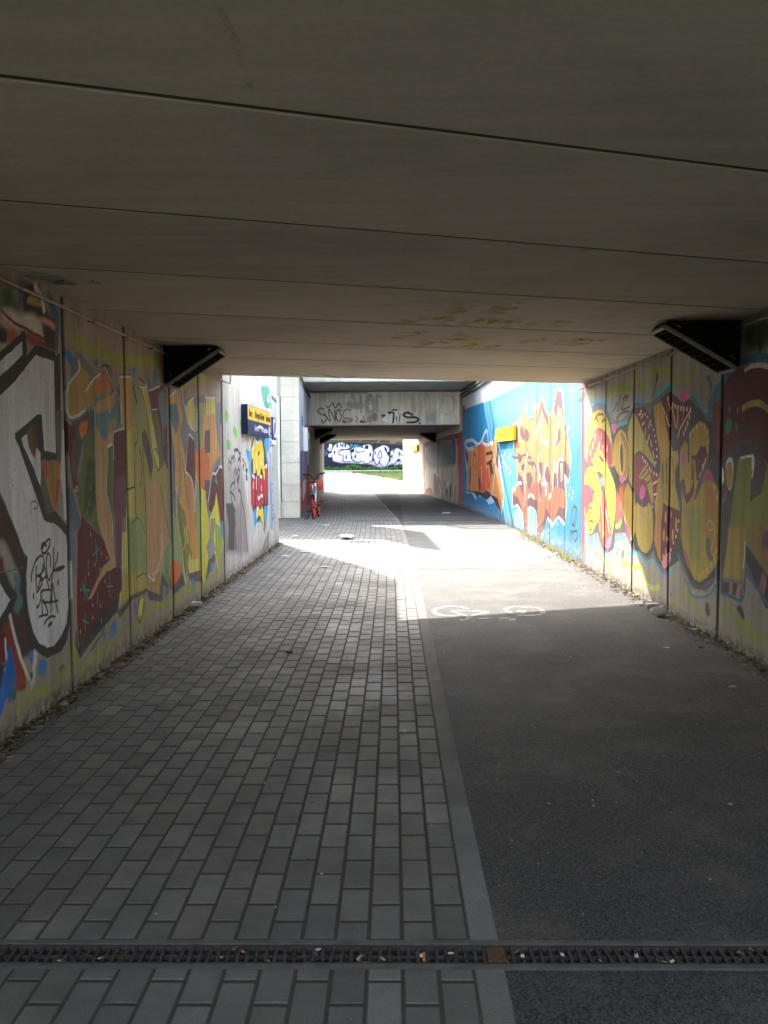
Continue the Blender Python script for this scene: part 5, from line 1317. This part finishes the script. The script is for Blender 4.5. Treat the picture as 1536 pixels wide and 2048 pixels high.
# ================================================================ conduits
PIPE = m_plain('grey_pvc', 'a89c88', .5, 0, .25, 8); DPIPE = m_plain('dusty_pipe', '8c8478', .6, .2, .3, 8)
BLK = m_plain('soot_black_mesh', '161412', .8, .3, .5, 40, .6)
def conduit(name, pts, r, clips, nrm, label, mat=PIPE, grp='conduits fixed along the walls'):
    t = empty(name, pts[0]); setp(t, label, 'pipe', grp); m = MB(); m.tube(pts, r, 10); m.build('pipe', mat, t, smooth=True)
    for i, c in enumerate(clips):
        m = MB(); c = Vector(c); d = (Vector(pts[1])-Vector(pts[0])).normalized()
        m.tube([c-d*.02, c+d*.02], r*1.35, 10); w2 = Vector(nrm)*-.035; m.tube([c, c+w2], r*.6, 6); m.build('clip', DPIPE, t)
    return t
def wpt(W, px, py, off=.03): u, v = W.uv(px, py); return u, v
zc = lambda y, h: h
conduit('conduit', [(-2.025, -4, 2.425), (-2.025, 4.2, 2.425), (-2.025, 7.42, 2.435)], .011, [(-2.025, yy, 2.427) for yy in (4.55, 5.65, 6.35, 7.0)], (1, 0, 0), 'thin pale conduit under the ceiling along the left graffiti wall', PIPE, None)
conduit('conduit', [(-2.025, 7.95, 2.43), (-2.025, 9.95, 2.43), (-2.0, 10.25, 2.43), (-2.0, 10.28, 2.60)], .012, [(-2.025, yy, 2.43) for yy in (8.3, 9.0, 9.7)], (1, 0, 0), 'pale conduit from the left lamp bracket to the end of the wall')
conduit('conduit', [(2.60, -4, 2.46), (2.60, 6.5, 2.46)], .011, [(2.6, yy, 2.46) for yy in (5.8,)], (-1, 0, 0), 'thin pale conduit behind the right lamp bracket')
conduit('conduit', [(2.60, 6.9, 2.455), (2.61, 11.6, 2.455), (2.60, 12.3, 2.455)], .014, [(2.60, yy, 2.455) for yy in (7.9, 8.7, 9.6, 10.4, 11.2)], (-1, 0, 0), 'pale conduit along the top of the right graffiti wall')
for k, (dz, lb) in enumerate(((0, 'upper'), (-.10, 'lower'))):
    pts = [Vector(WT2R.at(u, 2.46-.0085*u+dz, .05)) for u in (0, 4, 8, 12.8)]
    conduit('conduit', pts, .018, [], tuple(WT2R.n), lb+' of the two pale pipes sloping along the right wall of the far underpass')
for k, (off, lb) in enumerate(((.0, 'outer'), (.09, 'inner'))):
    xa = onY(922, 800, 26.0)[0]+off-.02; pts = [(xa, 26.1, 2.48-.1*k), (xa, 26.1, 3.5)]
    conduit('conduit', pts, .022, [(xa, 26.1, 2.9), (xa, 26.1, 3.3)], (0, -1, 0), lb+' of the two vertical pipes at the right end of the tagged beam')
for k, lb in enumerate(('top', 'middle', 'bottom')):
    h = 3.62-.11*k
    p0 = WB2.at(WB2.L-.1, h, .05); p1 = WB2.at(WB2.L-5.5, h+.06, .05)
    conduit('conduit', [p0, p1], .028, [], tuple(WB2.n), lb+' of the three thick pipes running along the top of the blue wall', STEEL)
    
p0 = WT2L.at(.2, 3.62, .05); p1 = WT2L.at(4.8, 3.45, .05)
conduit('conduit', [p0, p1], .03, [], tuple(WT2L.n), 'thick pipe at the head of the far left wall above the purple paint', STEEL)
# ================================================================ wedge lamps
LFR = m_plain('lamp_frame_paint', '8e887c', .6, .2, .35, 20); 
def m_mesh():
    n = NT('sooty_wire_glass', .95, 0, .02); k = n.ramp(n.noise(60, 4, .8, (1, 1, 1)), [(.5, 0.0), (.72, 1.0)]); n.col(n.mix(k, srgb('050403'), srgb('2a241c'))); return n.m
MESHM = m_mesh()
def wedge(name, label, x, side, y0, y1, zt, w_, h_, grp='triangular lamp cages in the ceiling corners'):
    """triangular cage in the wall/ceiling corner; sloping lamp face looks down to the path. side=+1: on left wall"""
    t = empty(name, (x, (y0+y1)/2, zt)); setp(t, label, 'lamp', grp); s = side
    A = lambda a_, b_, y: Vector((x+s*a_, y, zt-b_))
    m = MB(); m.hull([A(.004, .003, y0+.01), A(w_-.03, .003, y0+.01), A(.004, h_-.03, y0+.01)], [A(.004, .003, y0+.02), A(w_-.03, .003, y0+.02), A(.004, h_-.03, y0+.02)])
    m.build('side_plate', BLK, t); m = MB()
    m.hull([A(.004, .003, y1-.02), A(w_-.03, .003, y1-.02), A(.004, h_-.03, y1-.02)], [A(.004, .003, y1-.01), A(w_-.03, .003, y1-.01), A(.004, h_-.03, y1-.01)])
    m.build('side_plate', BLK, t)
    for y in (y0, y1-.02):
        m = MB()
        for p, q in (((0, .012), (w_, .012)), ((.012, .0), (.012, h_))):
            P, Q = A(*p, y), A(*q, y); m.tube([P, Q], .009, 4)
        m.build('corner_frame', BLK, t)
    d = Vector((w_, h_)).normalized()  # slope from (w,0) to (0,h)
    def fr(u, v, y): # u along slope 0..1, v thickness outward
        p = Vector((w_*(1-u), h_*u)); nrm = Vector((h_, w_)).normalized(); p = p+nrm*v; return A(p.x, p.y, y)
    m = MB(); m.hull([fr(0, .0, y0), fr(1, .0, y0), fr(1, .05, y0), fr(0, .05, y0)], [fr(0, .0, y1), fr(1, .0, y1), fr(1, .05, y1), fr(0, .05, y1)])
    m.build('lamp_box', BLK, t)
    m = MB()
    b = .03
    for (ua, ub, ya, yb) in ((0, 1, y0-.004, y0+.010), (0, 1, y1-.010, y1+.004), (-.01, b, y0+.022, y1-.022), (1-b, 1.01, y0+.022, y1-.022)):
        m.hull([fr(ua, .035, ya), fr(ub, .035, ya), fr(ub, .062, ya), fr(ua, .062, ya)], [fr(ua, .035, yb), fr(ub, .035, yb), fr(ub, .062, yb), fr(ua, .062, yb)])
    m.build('face_frame', LFR, t)
    m = MB(); m.hull([fr(.04, .04, y0+.02), fr(.96, .04, y0+.02), fr(.96, .055, y0+.02), fr(.04, .055, y0+.02)], [fr(.04, .04, y1-.02), fr(.96, .04, y1-.02), fr(.96, .055, y1-.02), fr(.04, .055, y1-.02)])
    m.build('wire_glass', MESHM, t)
    m = MB()
    for k in range(9):
        u = .08+.84*k/8; m.tube([fr(u, .058, y0+.02), fr(u, .058, y1-.02)], .0025, 4)
    m.tube([fr(.05, .058, (y0+y1)/2), fr(.95, .058, (y0+y1)/2)], .003, 4)
    m.build('wire_guard', BLK, t)
    for kk in (.35, .7):
        m = MB(); m.hull([fr(kk, -.03, y0-.012), fr(kk+.14, -.03, y0-.012), fr(kk+.14, .0, y0-.012), fr(kk, .0, y0-.012)], [fr(kk, -.03, y0), fr(kk+.14, -.03, y0), fr(kk+.14, 0, y0), fr(kk, 0, y0)]); m.build('hinge_plate', BLK, t)
    return t
wedge('wedge_lamp', 'black triangular lamp cage in the ceiling corner of the left graffiti wall', -2.05, 1, 7.46, 7.78, 2.51, .47, .31)
wedge('wedge_lamp', 'black triangular lamp cage in the ceiling corner of the right graffiti wall', 2.625, -1, 6.35, 6.68, 2.52, .55, .32)
wl = lambda u: WT2L.at(u, 2.55-.009*u)
for u, lb in ((7.3, 'nearer of the two dark lamp cages on the left wall of the far underpass'), (11.8, 'farther of the two dark lamp cages on the left wall of the far underpass')):
    p = WT2L.at(u, 2.5, .0); wedge('wedge_lamp', lb, p.x+.05, 1, p.y, p.y+.35, 2.585-.012*(p.y-26.2), .62, .34)
p = WT2R.at(6.0, 2.5, 0); wedge('wedge_lamp', 'dark lamp cage on the right wall of the far underpass, between the sloping pipes', p.x-.05, -1, p.y, p.y+.35, 2.585-.012*(p.y-26.2), .62, .34)
# ================================================================ signs
NAVY = m_plain('navy_enamel', '14285c', .35, 0, .15, 6); YEL = m_plain('yellow_enamel', 'e8bc1c', .4, 0, .12, 6); WHT = m_plain('white_enamel', 'e8e8ea', .5, 0, .1, 8); INK = m_plain('sign_ink', '33301c', .6, 0, .1)
WTX = m_plain('white_lettering', 'd8dce8', .6, 0, .15)
def text_mesh(s, size, mat, parent, M, name='lettering', sx=1.0):
    ws = s.split(); tot = .52*size*len(s); x = -tot/2
    if len(ws) > 1:
        for wd_ in ws:
            L = .52*size*len(wd_); word_mesh(wd_, size, mat, parent, M@Matrix.Translation(((x+L/2)*sx, 0, 0)), name, sx); x += L+.52*size
        return
    return word_mesh(s, size, mat, parent, M, name, sx)
def word_mesh(s, size, mat, parent, M, name='lettering', sx=1.0):
    cu = bpy.data.curves.new(name, 'FONT'); cu.body = s; cu.size = size; cu.extrude = .0012; cu.align_x = 'CENTER'; cu.align_y = 'CENTER'; cu.resolution_u = 3
    to = bpy.data.objects.new(name, cu); COL.objects.link(to); dg = bpy.context.evaluated_depsgraph_get(); dg.update()
    me = bpy.data.meshes.new_from_object(to.evaluated_get(dg)); bpy.data.objects.remove(to); bpy.data.curves.remove(cu)
    me.transform(M@Matrix.Diagonal((sx, 1, 1, 1))); return link(name, me, mat, parent)
def frame_of(W, u, v, off, rev):             # local x along the wall as read by a viewer, y up, z out of the wall
    X = W.d*(-1 if rev else 1); Y = Vector((0, 0, 1)); Zd = X.cross(Y); p = W.at(u, v, off)
    return Matrix(((X.x, Y.x, Zd.x, p.x), (X.y, Y.y, Zd.y, p.y), (X.z, Y.z, Zd.z, p.z), (0, 0, 0, 1)))
# left station sign
off = .09; W9 = Wall((-2.06+off, 0), (-2.06+off, 14.8))
c0 = W9.uv(495, 808); c1 = W9.uv(541, 832); b0 = W9.uv(496, 868); u0, u1 = c0[0], c1[0]; zt_, zb_ = c0[1], b0[1]; zm = zb_+(zt_-zb_)*.5
s = empty('station_sign', (-1.97, u0, zb_)); setp(s, 'yellow and navy line sign box on the pale left wall above yellow and red graffiti', 'sign')
m = MB(); m.box((-2.055, u0, zb_), (-1.972, u1, zt_)); m.build('sign_box', NAVY, s, bevel=.004)
m = MB(); m.box((-1.9715, u0+.01, zm), (-1.969, u1-.01, zt_-.01)); m.build('yellow_panel', YEL, s)
m = MB(); m.box((-1.9715, u0+.01, zb_+.01), (-1.969, u1-.01, zm-.003)); m.build('navy_panel', NAVY, s)
fm = lambda u, v: frame_of(W9, u, v, .003, False)
uc = (u0+u1)/2; LL = u1-u0
text_mesh('linee Bologna-Rimini Ravenna', .155, INK, s, fm(uc+.02, (zm+zt_)/2-.01), sx=LL*.88/2.05)
text_mesh('Servizio Metropolitano', .12, WTX, s, fm(uc+.12, (zm+zb_)/2+.0), sx=LL*.62/1.27)
m = MB(); mm = fm(u0+LL*.50, zm-.06)
m.tube([mm@Vector(p) for p in ((-.2, -.03, 0), (-.12, .0, 0), (-.06, -.04, 0), (.02, .005, 0), (.1, -.03, 0), (.2, -.01, 0))], .012, 6)
m.build('logo_strokes', WTX, s)
m = MB(); vs = [fm(u0+LL*.92, (zm+zb_)/2)@Vector((.05*math.cos(k*.314), .085*math.sin(k*.314), z)) for z in (0, .002) for k in range(20)]
m.hull(vs[:20], vs[20:]); m.build('round_logo', WTX, s)
# vertical blue sign further along
W3 = Wall((-2.06+.04, 0), (-2.06+.04, 14.8)); a0 = W3.uv(545.5, 834); a1 = W3.uv(552.5, 880)
s = empty('platform_sign', (-2.02, a0[0], a1[1])); setp(s, 'upright blue sign with a white ring near the far edge of the pale left wall', 'sign')
m = MB(); m.box((-2.056, a0[0], a1[1]), (-2.022, a1[0]+.02, a0[1])); m.build('sign_plate', m_plain('violet_blue_enamel', '38407c', .4), s, bevel=.003)
m = MB(); cy, cz = (a0[0]+a1[0])/2, (a0[1]+a1[1])/2; hw, hh = (a1[0]-a0[0])*.36, (a0[1]-a1[1])*.4
m.tube([(-2.02, cy+hw*math.cos(k*.314), cz+hh*math.sin(k*.314)) for k in range(20)], .014, 6, close=True); m.build('white_ring', WTX, s)
m = MB(); m.box((-2.056, a0[0], a1[1]-.08), (-2.03, a1[0]+.02, a1[1]-.005)); m.build('lower_strip', WHT, s)
# paper notices
W1 = Wall((-2.05, 0), (-2.05, 14.8)); q0 = W1.uv(541.5, 870); q1 = W1.uv(544.5, 905)
for lb, (pa, pb) in (('torn paper notice with two dark squares low beside the navy sign', ((538.5, 868), (543.5, 905))), ('upper torn paper strip between the two blue signs', ((541.5, 836), (545, 866)))):
    e0, e1 = W1.uv(*pa), W1.uv(*pb); s = empty('paper_notice', (-2.05, e0[0], e1[1])); setp(s, lb, 'notice')
    m = MB(); m.box((-2.056, e0[0], e1[1]), (-2.048, e1[0], e0[1])); m.build('paper_sheet', m_plain('aged_paper', 'd8cfc4', .9), s)
    PM = m_plain('print_blue', '4a6494' if 'squares' in lb else 'a86a4a', .9)
    for k in range(2):
        m = MB(); z = e1[1]+(e0[1]-e1[1])*(.3+.2*k); m.box((-2.0478, (e0[0]+e1[0])/2-.06, z), (-2.046, (e0[0]+e1[0])/2+.06, z+.045))
        m.build('print_mark', PM, s)
# yellow sign on blue wall
WY = Wall((2.66-.085, 16.5), (2.17-.085, 26.2)); e0 = WY.uv(1026.3, 850); e1 = WY.uv(990.5, 884); ua, ub = sorted((e0[0], e1[0])); zt_, zb_ = e0[1], WY.uv(1026.3, 880)[1]
s = empty('line_sign', tuple(WY.at(ua, zb_))); setp(s, 'yellow railway line sign box on the bright blue wall between the two orange graffiti pieces', 'sign')
m = MB(); M = frame_of(WY, (ua+ub)/2, (zt_+zb_)/2, 0, True); hw, hh = (ub-ua)/2, (zt_-zb_)/2
m.box((-hw, -hh, -.07), (hw, hh, 0), M); m.build('sign_box', YEL, s, bevel=.004)
text_mesh('linee Bologna-Rimini Ravenna', .14, m_plain('faded_ink', '8a7a28', .7), s, M@Matrix.Translation((.02, 0, .002)), sx=2*hw*.8/1.85)
# far yellow sign
WF9 = Wall((1.19-.12, 39.0), (.55-.12, 47.2)); e0 = WF9.uv(833, 889); e1 = WF9.uv(820, 903); ua, ub = sorted((e0[0], e1[0])); zc_ = (e0[1]+e1[1])/2; M = frame_of(WF9, (ua+ub)/2, zc_, 0, True); hw, hh = (ub-ua)/2, (e0[1]-e1[1])/2
s = empty('line_sign', tuple(WF9.at(ua, zc_-hh))); setp(s, 'small yellow sign on the sunlit pale wall beyond the far underpass', 'sign')
m = MB(); m.box((-hw, -hh, -.1), (hw, hh, 0), M); m.build('sign_box', YEL, s, bevel=.004)
text_mesh('linee Bologna-Rimini Ravenna', .14, INK, s, M@Matrix.Translation((0, .02, .002)), sx=2*hw*.8/1.85)
# sign at mouth of the far underpass, on left wall
u_, v_ = WT2L.uv(611, 872); ua, ub = u_-.9, u_+.9; va = WT2L.uv(611, 862)[1]; vb = WT2L.uv(611, 900)[1]
s = empty('station_sign', tuple(WT2L.at(ua, vb, .05))); setp(s, 'yellow and grey sign with a white edge at the left mouth of the far underpass', 'sign')
M = frame_of(WT2L, u_, (va+vb)/2, .08, False); hh = (va-vb)/2; hw = .8
m = MB(); m.box((-hw, -hh, -.07), (hw, hh, 0), M); m.build('sign_box', NAVY, s)
m = MB(); m.box((-hw+.02, .05, .0), (hw-.02, hh-.02, .003), M); m.build('yellow_panel', YEL, s)
m = MB(); m.box((-hw+.02, -hh+.02, .0), (hw-.02, .03, .003), M); m.build('white_panel', m_plain('scuffed_white', 'a8a8b8', .6, 0, .6, 4), s)
p = WT2L.at(ua-.35, 0, .0); m = MB(); m.box((p.x+.01, p.y, vb-.05), (p.x+.13, p.y+.04, va+.05)); m.build('white_edge', WHT, s)
# ================================================================ bicycle
ORG = m_plain('orange_enamel', 'd8361c', .45, 0, .12, 20); SIL = m_plain('silver_tube', 'b8bcc0', .35, .7, .15, 20); RUB = m_plain('black_rubber', '181818', .8, 0, .3, 30)
bk = empty('bicycle', (0, 0, 0)); setp(bk, 'share bicycle with orange wheels and a wide black handlebar, parked beside the block pillar', 'bicycle')
def B(name, fn, mat, parent=bk, sm=True):
    m = MB(); fn(m); return m.build(name, mat, parent, smooth=sm, local=True)
R0 = .305
def wheel(y0, nm):
    w_ = B('wheel', lambda m: m.tube([(0, y0+(R0-.045)*math.cos(k*.19635), R0+(R0-.045)*math.sin(k*.19635)) for k in range(32)], .019, 8, close=True), ORG)
    B('tyre', lambda m: m.tube([(0, y0+(R0-.021)*math.cos(k*.19635), R0+(R0-.021)*math.sin(k*.19635)) for k in range(32)], .021, 8, close=True), RUB, w_)
    B('hub', lambda m: m.tube([(-.05, y0, R0), (.05, y0, R0)], .028, 10), RUB, w_)
    def sp(m):
        for k in range(5):
            a_ = k*1.2566+.3; m.tube([(0, y0, R0), (0, y0+.265*math.cos(a_), R0+.265*math.sin(a_))], .012, 6)
    B('spoke', sp, ORG, w_)
wheel(0, 'r'); wheel(1.02, 'f')
B('frame', lambda m: (m.tube([(0, .42, .30), (0, .30, .62)], .028), m.tube([(0, .42, .30), (0, .88, .78)], .034), m.tube([(.05, 0, R0), (.05, .42, .30)], .013), m.tube([(-.05, 0, R0), (-.05, .42, .30)], .013), m.tube([(0, .86, .72), (0, .835, .90)], .03)), SIL)
B('seat_post', lambda m: m.tube([(0, .305, .6), (0, .235, .90)], .016), SIL)
B('saddle', lambda m: m.hull([Vector(p) for p in ((-.11, .06, .92), (.11, .06, .92), (.10, .16, .91), (.03, .30, .90), (.02, .36, .90), (-.02, .36, .90), (-.03, .30, .90), (-.10, .16, .91))], [Vector(p) for p in ((-.10, .07, .965), (.10, .07, .965), (.09, .16, .955), (.02, .30, .94), (.015, .35, .935), (-.015, .35, .935), (-.02, .30, .94), (-.09, .16, .955))]), RUB, bk, False)
B('fork', lambda m: (m.tube([(.045, 1.02, R0), (.045, .93, .62), (0, .87, .70)], .013), m.tube([(-.045, 1.02, R0), (-.045, .93, .62), (0, .87, .70)], .013)), SIL)
B('handlebar', lambda m: m.tube([(-.27, .70, 1.13), (-.14, .74, 1.13), (-.09, .78, 1.10), (-.06, .82, 1.01), (0, .83, .98), (.06, .82, 1.01), (.09, .78, 1.10), (.14, .74, 1.13), (.27, .70, 1.13)], .013), RUB)
for s_ in (-1, 1):
    B('grip', lambda m: m.tube([(s_*.17, .73, 1.13), (s_*.29, .695, 1.135)], .021, 8), RUB)
    B('brake_lever', lambda m: m.tube([(s_*.15, .76, 1.12), (s_*.24, .77, 1.085)], .008, 6), RUB)
def bsk(m):
    for z, e_ in ((.70, .13), (.93, .175)): m.tube([(-e_, .93, z), (e_, .93, z), (e_, 1.2, z), (-e_, 1.2, z)], .009, 6, close=True)
    for i in range(7):
        f_ = -1+i/3; m.tube([(f_*.13, .93, .70), (f_*.175, .93, .93)], .005, 4); m.tube([(f_*.13, 1.2, .70), (f_*.175, 1.2, .93)], .005, 4)
    for s_ in (-1, 1):
        for i in range(4): y = .96+.08*i; m.tube([(s_*.13, y, .70), (s_*.175, y, .93)], .005, 4)
B('basket', bsk, ORG)
B('mudguard', lambda m: m.tube([(0, .33*math.cos(a_), R0+.33*math.sin(a_)) for a_ in (.2, .5, .8, 1.1, 1.4, 1.8, 2.2)], .022, 6), RUB)
B('lock_box', lambda m: m.box((-.06, -.02, .50), (.06, .08, .62)), RUB, bk, False)
B('crank', lambda m: (m.tube([(-.08, .42, .30), (.08, .42, .30)], .03), m.tube([(-.08, .42, .30), (-.1, .33, .19)], .011), m.tube([(.08, .42, .30), (.1, .51, .41)], .011)), RUB)
B('pedal', lambda m: m.box((-.21, .28, .175), (-.11, .38, .2)), RUB, bk, False); B('pedal', lambda m: m.box((.11, .46, .40), (.21, .56, .425)), RUB, bk, False)
B('kickstand', lambda m: (m.tube([(-.05, .05, .27), (-.17, -.04, .02)], .01), m.tube([(-.17, -.04, .02), (-.24, -.02, .015), (-.22, .05, .10), (-.12, .02, .12)], .008)), RUB)
rp = onZ(628, 1039); bk.location = (rp[0], rp[1]+.02, .0); bk.rotation_euler = (0, math.radians(-4), math.radians(-1.5))
